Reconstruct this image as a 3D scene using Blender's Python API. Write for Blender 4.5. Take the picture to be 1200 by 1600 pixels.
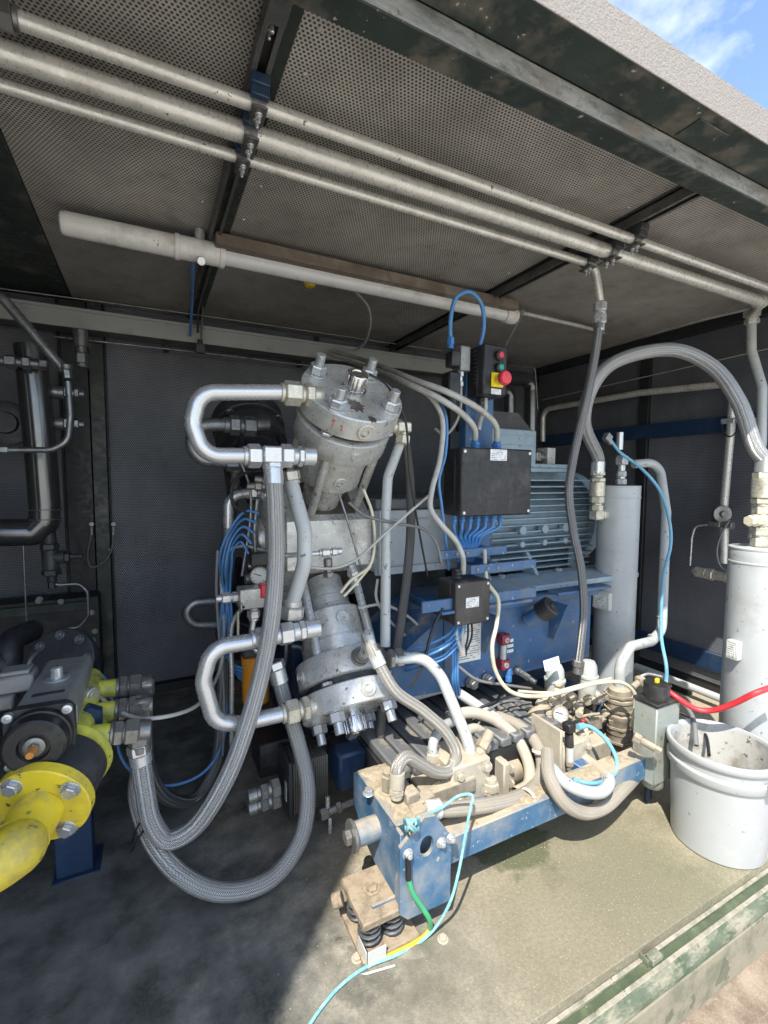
import bpy, bmesh, math, random
from mathutils import Vector, Matrix, Quaternion
random.seed(7)
S = bpy.context.scene
for o in list(bpy.data.objects): bpy.data.objects.remove(o, do_unlink=True)
C = S.collection
V = Vector
R = math.radians
PI = math.pi

# ------------------------------------------------------------------ camera
CAMH = 1.3                      # eye height above the container floor
YAW, PITCH, ROLL, FPX = R(26.733), R(-4.085), R(.282), 730.6
cf = V((math.sin(YAW)*math.cos(PITCH), math.cos(YAW)*math.cos(PITCH), math.sin(PITCH)))
cr = V((math.cos(YAW), -math.sin(YAW), 0)); cu = cr.cross(cf)
cr, cu = cr*math.cos(ROLL)+cu*math.sin(ROLL), cu*math.cos(ROLL)-cr*math.sin(ROLL)
CP = V((0, 0, CAMH))
cam_d = bpy.data.cameras.new('camera'); cam = bpy.data.objects.new('camera', cam_d); C.objects.link(cam)
cam_d.sensor_fit = 'VERTICAL'; cam_d.sensor_height = 36; cam_d.lens = FPX/1600*36
cam_d.clip_start = .02; cam_d.clip_end = 3000
cam.matrix_world = Matrix(((cr.x, cu.x, -cf.x, 0), (cr.y, cu.y, -cf.y, 0), (cr.z, cu.z, -cf.z, CAMH), (0, 0, 0, 1)))
S.camera = cam
S.render.resolution_x = 768; S.render.resolution_y = 1024

# ------------------------------------------------------------------ sky and sun
SUN_AZ, SUN_EL = R(45), R(55)    # direction the light travels to, clockwise from +Y; elevation
W = bpy.data.worlds.new('World'); S.world = W; W.use_nodes = True
nt = W.node_tree; nt.nodes.clear()
n_out = nt.nodes.new('ShaderNodeOutputWorld'); n_bg = nt.nodes.new('ShaderNodeBackground')
n_sky = nt.nodes.new('ShaderNodeTexSky'); n_sky.sky_type = 'NISHITA'; n_sky.sun_disc = False
n_sky.sun_elevation = SUN_EL; n_sky.sun_rotation = SUN_AZ+PI; n_sky.air_density = 1.0; n_sky.dust_density = .6; n_sky.ozone_density = 1.2
n_tc = nt.nodes.new('ShaderNodeTexCoord'); n_map = nt.nodes.new('ShaderNodeMapping'); n_map.inputs['Scale'].default_value = (1, 1, 1.6)
n_map.inputs['Rotation'].default_value = (.3, .2, .9)
n_no = nt.nodes.new('ShaderNodeTexNoise'); n_no.inputs['Scale'].default_value = 2.6; n_no.inputs['Detail'].default_value = 7; n_no.inputs['Roughness'].default_value = .58
n_ra = nt.nodes.new('ShaderNodeMapRange'); n_ra.inputs['From Min'].default_value = .455; n_ra.inputs['From Max'].default_value = .74
n_mx = nt.nodes.new('ShaderNodeMix'); n_mx.data_type = 'RGBA'
nt.links.new(n_tc.outputs['Generated'], n_map.inputs['Vector']); nt.links.new(n_map.outputs[0], n_no.inputs['Vector'])
nt.links.new(n_no.outputs['Fac'], n_ra.inputs['Value']); nt.links.new(n_ra.outputs[0], n_mx.inputs[0])
nt.links.new(n_sky.outputs[0], n_mx.inputs[6]); n_mx.inputs[7].default_value = (6.2, 6.2, 6.2, 1)
nt.links.new(n_mx.outputs[2], n_bg.inputs['Color']); n_bg.inputs['Strength'].default_value = .15
nt.links.new(n_bg.outputs[0], n_out.inputs[0])
sl = bpy.data.lights.new('sun', 'SUN'); sl.energy = 3.0; sl.angle = R(.53); sl.color = (1, .95, .86)
sun = bpy.data.objects.new('sun', sl); C.objects.link(sun); sun.location = (-3, -3, 8)
sun.rotation_euler = V((math.sin(SUN_AZ)*math.cos(SUN_EL), math.cos(SUN_AZ)*math.cos(SUN_EL), -math.sin(SUN_EL))).to_track_quat('-Z', 'Y').to_euler()
S.view_settings.view_transform = 'Standard'; S.view_settings.look = 'None'; S.view_settings.gamma = 1
S.view_settings.use_curve_mapping = False
S.view_settings.exposure = 1.32
S.render.engine = 'CYCLES'
S.cycles.max_bounces = 10; S.cycles.diffuse_bounces = 6; S.cycles.glossy_bounces = 4

# ------------------------------------------------------------------ helpers: places
def ray(px, py): return cf+cr*((px-600)/FPX)-cu*((py-800)/FPX)
def A(px, py, y):               # the point of the plane Y = y seen at a photograph pixel
    d = ray(px, py); return CP+d*(y/d.y)
def AX(px, py, x):
    d = ray(px, py); return CP+d*(x/d.x)
def AZ(px, py, z):
    d = ray(px, py); return CP+d*((z-CAMH)/d.z)
def PX(p):
    q = V(p)-CP; k = q.dot(cf); return (600+FPX*q.dot(cr)/k, 800-FPX*q.dot(cu)/k)

# ------------------------------------------------------------------ helpers: meshes
def frame(ax, ref=None):
    ax = V(ax).normalized()
    if ref is None: ref = V((0, 0, 1)) if abs(ax.z) < .9 else V((1, 0, 0))
    ref = V(ref); ex = (ref-ax*ref.dot(ax)).normalized(); return ex, ax.cross(ex), ax
def catmull(P, sub=7):
    P = [V(p) for p in P]
    if len(P) < 3: return P
    Q = [P[0]*2-P[1]]+P+[P[-1]*2-P[-2]]; out = []
    for i in range(1, len(Q)-2):
        a, b, c, d = Q[i-1], Q[i], Q[i+1], Q[i+2]
        t0 = 0; t1 = t0+max((b-a).length, 1e-5)**.5; t2 = t1+max((c-b).length, 1e-5)**.5; t3 = t2+max((d-c).length, 1e-5)**.5
        for k in range(sub):
            t = t1+(t2-t1)*k/sub
            A1 = a*((t1-t)/(t1-t0))+b*((t-t0)/(t1-t0)); A2 = b*((t2-t)/(t2-t1))+c*((t-t1)/(t2-t1)); A3 = c*((t3-t)/(t3-t2))+d*((t-t2)/(t3-t2))
            B1 = A1*((t2-t)/(t2-t0))+A2*((t-t0)/(t2-t0)); B2 = A2*((t3-t)/(t3-t1))+A3*((t-t1)/(t3-t1))
            out.append(B1*((t2-t)/(t2-t1))+B2*((t-t1)/(t2-t1)))
    out.append(P[-1]); return out
def fillet(P, rad, n=14):
    P = [V(p) for p in P]; out = [P[0]]
    for i in range(1, len(P)-1):
        a, b, c = P[i-1], P[i], P[i+1]; u = (a-b).normalized(); w = (c-b).normalized()
        ang = u.angle(w, PI)
        if ang > PI-.03: out.append(b); continue
        t = min(rad/math.tan(ang/2), (a-b).length*.48, (c-b).length*.48); r = t*math.tan(ang/2)
        cen = b+(u+w).normalized()*(r/math.sin(ang/2)); s = b+u*t-cen; e = b+w*t-cen; tot = s.angle(e); ax = s.cross(e).normalized()
        for k in range(n+1): out.append(cen+Quaternion(ax, tot*k/n)@s)
    out.append(P[-1]); return out
class MB:
    def __init__(s): s.v = []; s.f = []; s.uv = []
    def add(s, vs, fs, uv=None):
        b = len(s.v); s.v += [V(q) for q in vs]
        for i, f in enumerate(fs): s.f.append(tuple(b+k for k in f)); s.uv.append(uv[i] if uv else None)
        return s
    def box(s, c, sz, M=None, ch=.003):     # box with chamfered edges
        c = V(c); h = V(sz)*.5; ch = min(ch, min(h)*.8)
        vs = []; idx = {}
        for sx in (-1, 1):
            for sy in (-1, 1):
                for sz_ in (-1, 1):
                    for a in range(3):
                        p = [sx*(h.x-ch), sy*(h.y-ch), sz_*(h.z-ch)]; p[a] = (sx, sy, sz_)[a]*h[a]
                        idx[(sx, sy, sz_, a)] = len(vs); vs.append(V(p))
        fs = []
        for a in range(3):
            b, d = (a+1) % 3, (a+2) % 3
            for sg in (-1, 1):
                q = []
                for u, w in ((-1, -1), (1, -1), (1, 1), (-1, 1)):
                    k = [0, 0, 0]; k[a] = sg; k[b] = u; k[d] = w; q.append(idx[(*k, a)])
                fs.append(q if sg > 0 else q[::-1])
            for u in (-1, 1):
                for w in (-1, 1):
                    k0 = [0, 0, 0]; k1 = [0, 0, 0]; k0[a] = -1; k1[a] = 1; k0[b] = k1[b] = u; k0[d] = k1[d] = w
                    q = [idx[(*k0, b)], idx[(*k1, b)], idx[(*k1, d)], idx[(*k0, d)]]
                    fs.append(q if u*w < 0 else q[::-1])
        for sx in (-1, 1):
            for sy in (-1, 1):
                for sz_ in (-1, 1):
                    q = [idx[(sx, sy, sz_, 0)], idx[(sx, sy, sz_, 1)], idx[(sx, sy, sz_, 2)]]
                    fs.append(q if sx*sy*sz_ > 0 else q[::-1])
        if M: vs = [M@q for q in vs]
        return s.add([c+q for q in vs], fs)
    def b2(s, x0, x1, y0, y1, z0, z1, ch=.003):
        return s.box(((x0+x1)/2, (y0+y1)/2, (z0+z1)/2), (abs(x1-x0), abs(y1-y0), abs(z1-z0)), None, ch)
    def bar(s, p0, p1, w, h, ref=None, ch=.003):   # box from p0 to p1, w across, h along ref
        p0 = V(p0); p1 = V(p1); ex, ey, ez = frame(p1-p0, ref); M = Matrix((ey, ex, ez)).transposed()
        return s.box((p0+p1)/2, (w, h, (p1-p0).length), M, ch)
    def lathe(s, o, ax, prof, n=24, ref=None, ph=0, caps=True):
        o = V(o); ex, ey, ez = frame(ax, ref); vs = []; fs = []; rings = []
        for h, r in prof:
            if r < 1e-6: rings.append([len(vs)]); vs.append(o+ez*h)
            else:
                rings.append(list(range(len(vs), len(vs)+n)))
                for k in range(n):
                    t = 2*PI*(k+ph)/n; vs.append(o+ez*h+ex*(math.cos(t)*r)+ey*(math.sin(t)*r))
        for a, b in zip(rings, rings[1:]):
            for k in range(n):
                k2 = (k+1) % n
                if len(a) == 1 and len(b) == 1: continue
                if len(a) == 1: fs.append((a[0], b[k2], b[k]))
                elif len(b) == 1: fs.append((a[k], a[k2], b[0]))
                else: fs.append((a[k], a[k2], b[k2], b[k]))
        if caps and len(rings[0]) > 1: fs.append(tuple(reversed(rings[0])))
        if caps and len(rings[-1]) > 1: fs.append(tuple(rings[-1]))
        return s.add(vs, fs)
    def ring(s, o, ax, prof, n=24, ref=None):     # closed profile, no caps (tyre, rim, flange with bore)
        o = V(o); ex, ey, ez = frame(ax, ref); m = len(prof); vs = []; fs = []
        for k in range(n):
            t = 2*PI*k/n
            for h, r in prof: vs.append(o+ez*h+ex*(math.cos(t)*r)+ey*(math.sin(t)*r))
        for k in range(n):
            a = k*m; b = ((k+1) % n)*m
            for j in range(m): fs.append((a+j, b+j, b+(j+1) % m, a+(j+1) % m))
        return s.add(vs, fs)
    def cyl(s, p0, p1, r0, r1=None, n=20, ch=.0015):
        p0 = V(p0); p1 = V(p1); r1 = r0 if r1 is None else r1; L = (p1-p0).length; ch = min(ch, L*.3, r0*.4, r1*.4)
        return s.lathe(p0, p1-p0, [(0, r0-ch), (ch, r0), (L-ch, r1), (L, r1-ch)], n)
    def hex(s, p0, p1, r, ref=None):
        p0 = V(p0); p1 = V(p1); L = (p1-p0).length; ch = min(.12*r, L*.3)
        return s.lathe(p0, p1-p0, [(0, r*.88), (ch, r), (L-ch, r), (L, r*.88)], 6, ref)
    def tube(s, P, r, n=12, cap=True, unit=.008, rad=None, sub=7):
        pts = catmull(P, sub) if rad is None else fillet(P, rad)
        if len(pts) < 2: return s
        T = [(pts[min(i+1, len(pts)-1)]-pts[max(i-1, 0)]).normalized() for i in range(len(pts))]
        ex = frame(T[0])[0]; vs = []; fs = []; uv = []; L = 0; Ls = []
        rr = r if callable(r) else (lambda t: r)
        N = max(4, round(2*PI*rr(.5)/unit/2)*2)
        for i, p in enumerate(pts):
            if i:
                L += (p-pts[i-1]).length; q = T[i-1].rotation_difference(T[i]); ex = q@ex
            Ls.append(L); ex = (ex-T[i]*ex.dot(T[i])).normalized(); ey = T[i].cross(ex); ra = rr(i/(len(pts)-1))
            for k in range(n): t = 2*PI*k/n; vs.append(p+ex*(math.cos(t)*ra)+ey*(math.sin(t)*ra))
        for i in range(len(pts)-1):
            for k in range(n):
                k2 = (k+1) % n; fs.append((i*n+k, i*n+k2, (i+1)*n+k2, (i+1)*n+k))
                u0, u1 = N*k/n, N*(k+1)/n; v0, v1 = Ls[i]/unit, Ls[i+1]/unit
                uv.append(((u0, v0), (u1, v0), (u1, v1), (u0, v1)))
        if cap:
            m = (len(pts)-1)*n; fs.append(tuple(reversed(range(n)))); fs.append(tuple(range(m, m+n))); uv += [[(0, 0)]*n]*2
        return s.add(vs, fs, uv)
    def prism(s, poly, o, ex, ey, d):             # polygon (2-D, counter-clockwise seen against d) swept along d
        o = V(o); ex = V(ex); ey = V(ey); d = V(d); n = len(poly)
        a = [o+ex*x+ey*y for x, y in poly]; vs = a+[q+d for q in a]
        fs = [tuple(reversed(range(n))), tuple(range(n, 2*n))]+[(k, (k+1) % n, n+(k+1) % n, n+k) for k in range(n)]
        if ex.cross(ey).dot(d) < 0: fs = [tuple(reversed(f)) for f in fs]
        return s.add(vs, fs)
    def sheet(s, o, ex, ey, w, h, t=.002):        # thin panel, uv in metres
        o = V(o); ex = V(ex); ey = V(ey); nz = ex.cross(ey)
        vs = [o, o+ex*w, o+ex*w+ey*h, o+ey*h]; vs += [q-nz*t for q in vs]
        fs = [(0, 1, 2, 3), (7, 6, 5, 4)]+[(k, k+4, (k+1) % 4+4, (k+1) % 4) for k in range(4)]
        q = [(0, 0), (w, 0), (w, h), (0, h)]
        return s.add(vs, fs, [q, q[::-1]]+[[(0, 0)]*4]*4)
    def build(s, name, mat, parent=None, ang=38):
        me = bpy.data.meshes.new(name); c = V((0, 0, 0))
        if s.v:
            lo = V([min(q[i] for q in s.v) for i in range(3)]); hi = V([max(q[i] for q in s.v) for i in range(3)]); c = (lo+hi)/2
            if parent is None: c.z = lo.z
        me.from_pydata([q-c for q in s.v], [], s.f)
        if any(u for u in s.uv):
            l = me.uv_layers.new(name='uv'); k = 0
            for f, u in zip(s.f, s.uv):
                for j in range(len(f)):
                    if u: l.data[k].uv = u[j]
                    k += 1
        me.polygons.foreach_set('use_smooth', [True]*len(me.polygons)); me.set_sharp_from_angle(angle=R(ang))
        me.materials.append(mat if not isinstance(mat, str) else M[mat])
        o = bpy.data.objects.new(name, me); C.objects.link(o); WO[o.name] = c
        if parent: o.parent = parent; o.location = c-WO[parent.name]
        else: o.location = c
        return o
WO = {}
def tag(o, label=None, cat=None, group=None, kind=None):
    if label: o['label'] = label
    if cat: o['category'] = cat
    if group: o['group'] = group
    if kind: o['kind'] = kind
    return o
def thing(name, label, cat, loc, group=None):
    o = bpy.data.objects.new(name, None); C.objects.link(o); o.location = loc; o.empty_display_size = .05; WO[o.name] = V(loc)
    return tag(o, label, cat, group)
def struct(name, mb, mat): return tag(mb.build(name, mat), kind='structure')
def copypart(o, loc, parent=None, rot=None):     # another object on the same mesh; loc in world space
    c = o.copy(); C.objects.link(c); c.parent = parent; WO[c.name] = V(loc); c.location = V(loc)-(WO[parent.name] if parent else V((0, 0, 0)))
    if rot is not None: c.rotation_mode = 'QUATERNION'; c.rotation_quaternion = rot
    return c

# ------------------------------------------------------------------ helpers: materials
M = {}
class NT:
    def __init__(s, name):
        m = bpy.data.materials.new(name); m.use_nodes = True; s.m = m; s.t = m.node_tree; s.b = s.t.nodes['Principled BSDF']; M[name] = m
    def n(s, ty, **k):
        q = s.t.nodes.new('ShaderNode'+ty)
        for a, b in k.items(): setattr(q, a, b)
        return q
    def l(s, a, b): s.t.links.new(a, b)
    def math(s, op, a, b=None, c=None):
        q = s.n('Math', operation=op)
        for i, x in enumerate((a, b, c)):
            if x is None: continue
            if hasattr(x, 'is_linked') or hasattr(x, 'links'): s.l(x, q.inputs[i])
            else: q.inputs[i].default_value = x
        return q.outputs[0]
    def noise(s, vec, sc, det=4, ro=.55):
        q = s.n('TexNoise'); s.l(vec, q.inputs['Vector']); q.inputs['Scale'].default_value = sc; q.inputs['Detail'].default_value = det; q.inputs['Roughness'].default_value = ro
        return q.outputs['Fac']
    def ramp(s, v, lo, hi, a=0., b=1.):
        q = s.n('MapRange'); s.l(v, q.inputs[0])
        for i, x in enumerate((lo, hi, a, b)): q.inputs[i+1].default_value = x
        return q.outputs[0]
    def mix(s, f, a, b):
        q = s.n('Mix', data_type='RGBA')
        for i, x in ((0, f), (6, a), (7, b)):
            if isinstance(x, (int, float)): q.inputs[i].default_value = x
            elif isinstance(x, (tuple, list)): q.inputs[i].default_value = (*x[:3], 1)
            else: s.l(x, q.inputs[i])
        return q.outputs[2]
    def bump(s, h, st, dist=.002):
        q = s.n('Bump'); q.inputs['Strength'].default_value = st; q.inputs['Distance'].default_value = dist; s.l(h, q.inputs['Height']); s.l(q.outputs[0], s.b.inputs['Normal'])
    def coord(s, k='Object'): return s.n('TexCoord').outputs[k]
def mat(name, col, rough=.5, metal=0., var=.25, sc=9, dirt=None, da=.0, ds=6, dust=0., chips=None, ca=0., rv=.15, bump=.15, bs=220, spec=None, dcol=(.42, .35, .25)):
    t = NT(name); co = t.coord(); b = t.b
    n1 = t.noise(co, sc, 5, .6); n2 = t.noise(co, ds, 6, .65); n3 = t.noise(co, sc*6, 3, .6)
    dk = tuple(c*(1-var) for c in col); lt = tuple(min(1, c*(1+var*.7)) for c in col)
    c = t.mix(t.ramp(n1, .3, .7), dk, lt)
    if dirt: c = t.mix(t.math('MULTIPLY', t.ramp(n2, .62-.3*da, .72), min(1, da*1.4+.25)), c, dirt)
    if chips:
        n4 = t.noise(co, 38, 4, .7); c = t.mix(t.ramp(n4, .70-.14*ca, .72-.14*ca), c, chips)
    if dust:
        g = t.n('NewGeometry'); sp = t.n('SeparateXYZ'); t.l(g.outputs['Normal'], sp.inputs[0])
        up = t.ramp(sp.outputs[2], .15, .95); f = t.math('MULTIPLY', up, t.ramp(t.math('ADD', n2, t.math('MULTIPLY', n3, .4)), .85-.5*dust, 1.0-.25*dust))
        f = t.math('MULTIPLY', f, min(1., .4+dust)); c = t.mix(f, c, dcol); t.l(t.ramp(f, 0, 1, rough, .95), b.inputs['Roughness'])
        if metal: t.l(t.ramp(f, 0, 1, metal, 0), b.inputs['Metallic'])
    else:
        t.l(t.ramp(n3, .3, .7, max(.03, rough-rv), min(1, rough+rv)), b.inputs['Roughness']); b.inputs['Metallic'].default_value = metal
    t.l(c, b.inputs['Base Color'])
    if bump: t.bump(t.noise(co, bs, 3, .6), bump, .0015)
    if spec is not None: b.inputs['Specular IOR Level'].default_value = spec
    return t.m
def perforated(name, col, hole, pitch=.0125, r=.33, rough=.5, metal=0., dcol=None):
    t = NT(name); uv = t.coord('UV'); co = t.coord()
    def lat(off):
        a = t.n('VectorMath', operation='MULTIPLY'); t.l(uv, a.inputs[0]); a.inputs[1].default_value = (1/pitch, 1/(pitch*1.732), 0)
        b = t.n('VectorMath', operation='ADD'); t.l(a.outputs[0], b.inputs[0]); b.inputs[1].default_value = (off, off, 0)
        c = t.n('VectorMath', operation='FRACTION'); t.l(b.outputs[0], c.inputs[0])
        d = t.n('VectorMath', operation='SUBTRACT'); t.l(c.outputs[0], d.inputs[0]); d.inputs[1].default_value = (.5, .5, 0)
        e = t.n('VectorMath', operation='MULTIPLY'); t.l(d.outputs[0], e.inputs[0]); e.inputs[1].default_value = (1, 1.732, 0)
        g = t.n('VectorMath', operation='LENGTH'); t.l(e.outputs[0], g.inputs[0]); return g.outputs['Value']
    d = t.math('MINIMUM', lat(0), lat(.5)); h = t.ramp(d, r-.04, r+.04)
    n1 = t.noise(co, 1.7, 7, .68); n2 = t.noise(co, 9, 6, .68)
    c = t.mix(t.ramp(n1, .3, .72), tuple(x*.5 for x in col), tuple(min(1, x*1.12) for x in col))
    if dcol: c = t.mix(t.math('MULTIPLY', t.ramp(n2, .52, .7), .5), c, dcol)
    t.l(t.mix(h, hole, c), t.b.inputs['Base Color']); t.b.inputs['Roughness'].default_value = rough
    t.l(t.math('MULTIPLY', h, metal), t.b.inputs['Metallic']); t.b.inputs['Specular IOR Level'].default_value = .3
    t.bump(h, .6, .002)
    return t.m
def braid(name, hi, lo, rough=.38, metal=.85, dustc=None, da=0):
    t = NT(name); uv = t.coord('UV'); s = t.n('SeparateXYZ'); t.l(uv, s.inputs[0]); u, v = s.outputs[0], s.outputs[1]
    K = 1.7       # columns of slanting wire bundles, leaning to and fro: a herringbone
    a = t.math('MULTIPLY', t.math('ADD', u, v), K); b = t.math('MULTIPLY', t.math('SUBTRACT', u, v), K)
    par = t.math('FLOORED_MODULO', t.math('FLOOR', u), 2.)
    fa = t.math('SINE', t.math('MULTIPLY', t.math('FRACT', a), PI)); fb = t.math('SINE', t.math('MULTIPLY', t.math('FRACT', b), PI))
    h = t.math('ADD', t.math('MULTIPLY', fa, par), t.math('MULTIPLY', fb, t.math('SUBTRACT', 1., par)))
    ed = t.math('SINE', t.math('MULTIPLY', t.math('FRACT', u), PI)); h = t.math('MULTIPLY', h, t.ramp(ed, 0, .5, .55, 1))
    co = t.coord(); n = t.noise(co, 7, 5, .6)
    c = t.mix(t.ramp(h, .35, .8), lo, hi)
    c = t.mix(t.math('MULTIPLY', t.ramp(n, .45, .75), .45), c, tuple(x*.45 for x in hi))
    if dustc: c = t.mix(t.math('MULTIPLY', t.ramp(t.noise(co, 11, 6, .65), .35, .65), da), c, dustc)
    t.l(c, t.b.inputs['Base Color']); t.b.inputs['Roughness'].default_value = rough; t.l(t.math('MULTIPLY', t.ramp(h, .1, .5), metal), t.b.inputs['Metallic'])
    t.bump(h, .75, .003); return t.m

# ------------------------------------------------------------------ materials
TAN = (.40, .33, .23)
mat('green_paint', (.022, .032, .028), .5, 0, .35, 6, (.16, .14, .11), .35, 9, dust=0, chips=(.3, .3, .27), ca=.18)
mat('black_steel', (.018, .019, .021), .5, 0, .3, 6)
mat('galvanised', (.34, .34, .33), .48, .75, .25, 14, (.13, .12, .10), .3, 8, chips=(.12, .11, .09), ca=.3)
mat('strut_metal', (.20, .20, .19), .5, .8, .25, 12, (.06, .055, .05), .4, 10)
mat('pipe_metal', (.60, .585, .54), .34, .4, .12, 16, (.34, .29, .23), .25, 14, chips=(.16, .13, .10), ca=.25)
mat('zinc', (.55, .56, .57), .27, .6, .06, 5, (.36, .35, .33), .15, 6, rv=.02, bump=.0)
mat('zinc_yellow', (.58, .55, .45), .36, .5, .25, 25, (.14, .12, .09), .3, 20)
mat('dark_zinc', (.22, .23, .24), .36, .7, .3, 18, (.06, .06, .06), .4, 12)
mat('chrome', (.62, .62, .62), .2, 1, .15, 20, (.25, .24, .22), .25, 25)
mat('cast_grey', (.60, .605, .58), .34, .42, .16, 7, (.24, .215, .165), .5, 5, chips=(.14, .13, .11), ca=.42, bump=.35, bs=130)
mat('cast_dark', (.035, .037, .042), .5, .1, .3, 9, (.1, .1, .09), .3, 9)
mat('cast_oily', (.13, .11, .085), .4, .2, .5, 12, (.03, .025, .02), .6, 9)
mat('motor_blue', (.27, .36, .42), .45, 0, .15, 7, (.20, .18, .14), .3, 8, dust=.25, chips=(.08, .08, .08), ca=.3)
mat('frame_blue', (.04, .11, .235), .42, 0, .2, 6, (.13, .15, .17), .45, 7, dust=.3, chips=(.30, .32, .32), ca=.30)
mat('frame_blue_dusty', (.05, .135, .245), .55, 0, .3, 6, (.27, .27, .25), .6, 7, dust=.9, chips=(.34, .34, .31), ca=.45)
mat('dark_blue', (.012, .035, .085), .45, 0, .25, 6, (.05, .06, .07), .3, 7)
mat('housing_grey', (.46, .50, .53), .5, 0, .14, 6, (.24, .23, .20), .35, 6, chips=(.12, .12, .12), ca=.35)
mat('black_plastic', (.016, .016, .018), .48, 0, .2, 8, (.07, .065, .06), .35, 10, bump=.25, bs=500)
mat('box_grey', (.040, .036, .034), .45, 0, .2, 8, (.11, .10, .09), .35, 9, dust=.2, bump=.25, bs=500)
mat('rubber', (.014, .014, .014), .65, 0, .3, 10, (.08, .075, .065), .35, 10)
mat('cable_black', (.013, .013, .014), .5, 0, .2, 10)
mat('cable_grey', (.42, .42, .39), .5, 0, .12, 10, (.22, .19, .14), .4, 14)
mat('cable_dark_grey', (.17, .17, .17), .5, 0, .15, 10)
mat('cable_blue', (.07, .22, .48), .45, 0, .12, 10, (.2, .25, .3), .25, 14)
mat('cable_cyan', (.16, .42, .60), .45, 0, .12, 10, (.4, .42, .4), .3, 14)
mat('cable_cream', (.58, .54, .40), .5, 0, .12, 10, (.38, .30, .19), .4, 14)
mat('cable_red', (.62, .035, .045), .45, 0, .15, 10, (.5, .2, .2), .2, 14)
mat('gland_blue', (.045, .17, .42), .4, 0, .1, 10)
mat('hose_grey', (.40, .40, .38), .6, 0, .15, 10, (.22, .2, .17), .4, 12, dust=.45, dcol=(.45, .38, .28))
mat('hose_black', (.06, .058, .055), .55, 0, .3, 12, (.17, .15, .13), .5, 10)
mat('tank_paint', (.42, .445, .45), .42, 0, .08, 4, (.34, .33, .31), .34, 7, chips=(.18, .17, .16), ca=.30, bump=.2, bs=60)
mat('pipe_paint', (.43, .45, .445), .42, 0, .08, 5, (.35, .33, .30), .3, 12, chips=(.13, .12, .11), ca=.5)
mat('dusty', (.30, .26, .20), .8, .05, .35, 18, (.12, .10, .08), .45, 12, dust=.75, dcol=(.44, .37, .26), bump=.5, bs=120)
mat('dusty_light', (.43, .39, .31), .8, 0, .22, 16, (.24, .20, .15), .45, 14, dust=.6, dcol=(.47, .40, .29), bump=.5, bs=120)
mat('dusty_hose', (.40, .365, .30), .8, 0, .2, 12, (.25, .2, .14), .45, 10, dust=.6, dcol=(.52, .44, .33), bump=.4, bs=200)
mat('rust_dirt', (.22, .175, .12), .9, 0, .45, 45, (.36, .29, .20), .5, 30, dust=.7, dcol=(.36, .285, .20), bump=.8, bs=90)
mat('yellow_paint', (.80, .63, .04), .42, 0, .14, 6, (.30, .24, .09), .48, 5, chips=(.14, .10, .06), ca=.5, dust=.35, dcol=(.30, .26, .17), bump=.3, bs=90)
mat('yellow_green', (.62, .62, .09), .5, 0, .2, 9, (.16, .15, .06), .55, 9, chips=(.1, .1, .08), ca=.4)
mat('actuator_grey', (.26, .26, .25), .5, .1, .15, 9, (.07, .065, .06), .4, 9, dust=.35, dcol=(.26, .24, .21))
mat('dark_pipe', (.14, .14, .145), .22, .8, .08, 4, rv=.05, bump=.04)
mat('fitting_dark', (.24, .235, .22), .38, .6, .2, 15, (.10, .095, .09), .35, 12)
mat('tray_grey', (.30, .315, .295), .45, .1, .08, 3, (.16, .16, .15), .25, 5)
mat('led_white', (.66, .65, .61), .4, 0, .08, 6, (.35, .31, .26), .3, 8, chips=(.2, .16, .12), ca=.3)
mat('led_glass', (.62, .62, .60), .18, 0, .06, 6, (.40, .37, .33), .3, 9)
mat('led_brown', (.16, .125, .095), .55, .2, .3, 8, (.28, .24, .2), .4, 9)
mat('white_label', (.50, .50, .47), .5, 0, .06, 9, (.45, .42, .36), .3, 16)
mat('bucket_white', (.40, .415, .415), .42, 0, .05, 4, (.52, .50, .45), .28, 10, chips=(.22, .2, .17), ca=.22, bump=.08)
mat('bucket_inside', (.52, .52, .49), .5, 0, .08, 6, (.20, .18, .14), .5, 11, chips=(.16, .14, .11), ca=.5)
mat('yellow_plastic', (.80, .62, .02), .35, 0, .05)
mat('red_plastic', (.62, .03, .045), .3, 0, .08)
mat('green_plastic', (.02, .32, .20), .3, 0, .08)
mat('orange_plastic', (.62, .22, .03), .4, 0, .15, 9, (.2, .12, .06), .4, 10)
mat('maroon', (.20, .02, .035), .35, 0, .15)
mat('red_ink', (.55, .03, .03), .7, 0, .05, bump=0)
mat('ink', (.03, .03, .035), .7, 0, .05, bump=0)
mat('steel_plate', (.55, .55, .53), .35, .8, .12, 12, (.3, .3, .28), .3, 9)
mat('alu_profile', (.30, .31, .32), .4, .75, .15, 9, (.13, .12, .11), .4, 8)
mat('grey_box', (.33, .36, .33), .5, .1, .15, 9, (.20, .175, .13), .5, 8, dust=.6, chips=(.14, .13, .1), ca=.5)
mat('clear_plastic', (.46, .49, .46), .3, 0, .2, 12, (.35, .30, .22), .45, 12)
mat('ridge_grey', (.14, .145, .15), .5, .1, .2, 7, (.07, .07, .065), .35, 8, dust=.2)
mat('rope', (.20, .47, .50), .8, 0, .3, 90, (.45, .5, .5), .4, 60)
mat('earth_green', (.06, .36, .16), .45, 0, .1)
mat('earth_yellow', (.62, .48, .05), .5, 0, .1)
mat('filter_orange', (.62, .25, .02), .4, 0, .1)
mat('white_tie', (.74, .72, .66), .5, 0, .05)
mat('plate_stack', (.22, .21, .19), .45, .7, .25, 20, (.08, .07, .06), .4, 12)
perforated('perf_ceiling', (.62, .585, .53), (.06, .056, .05), .0108, .30, .55, .25, (.24, .21, .17))
perforated('perf_wall', (.21, .22, .245), (.018, .018, .022), .0105, .30, .5, .2)  # same perforated sheet as the ceiling, darkened to hold the walls' shade
braid('braid_steel', (.78, .78, .76), (.035, .035, .04), .30, .55)
braid('braid_dark', (.45, .45, .45), (.025, .025, .028), .4, .8)
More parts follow.
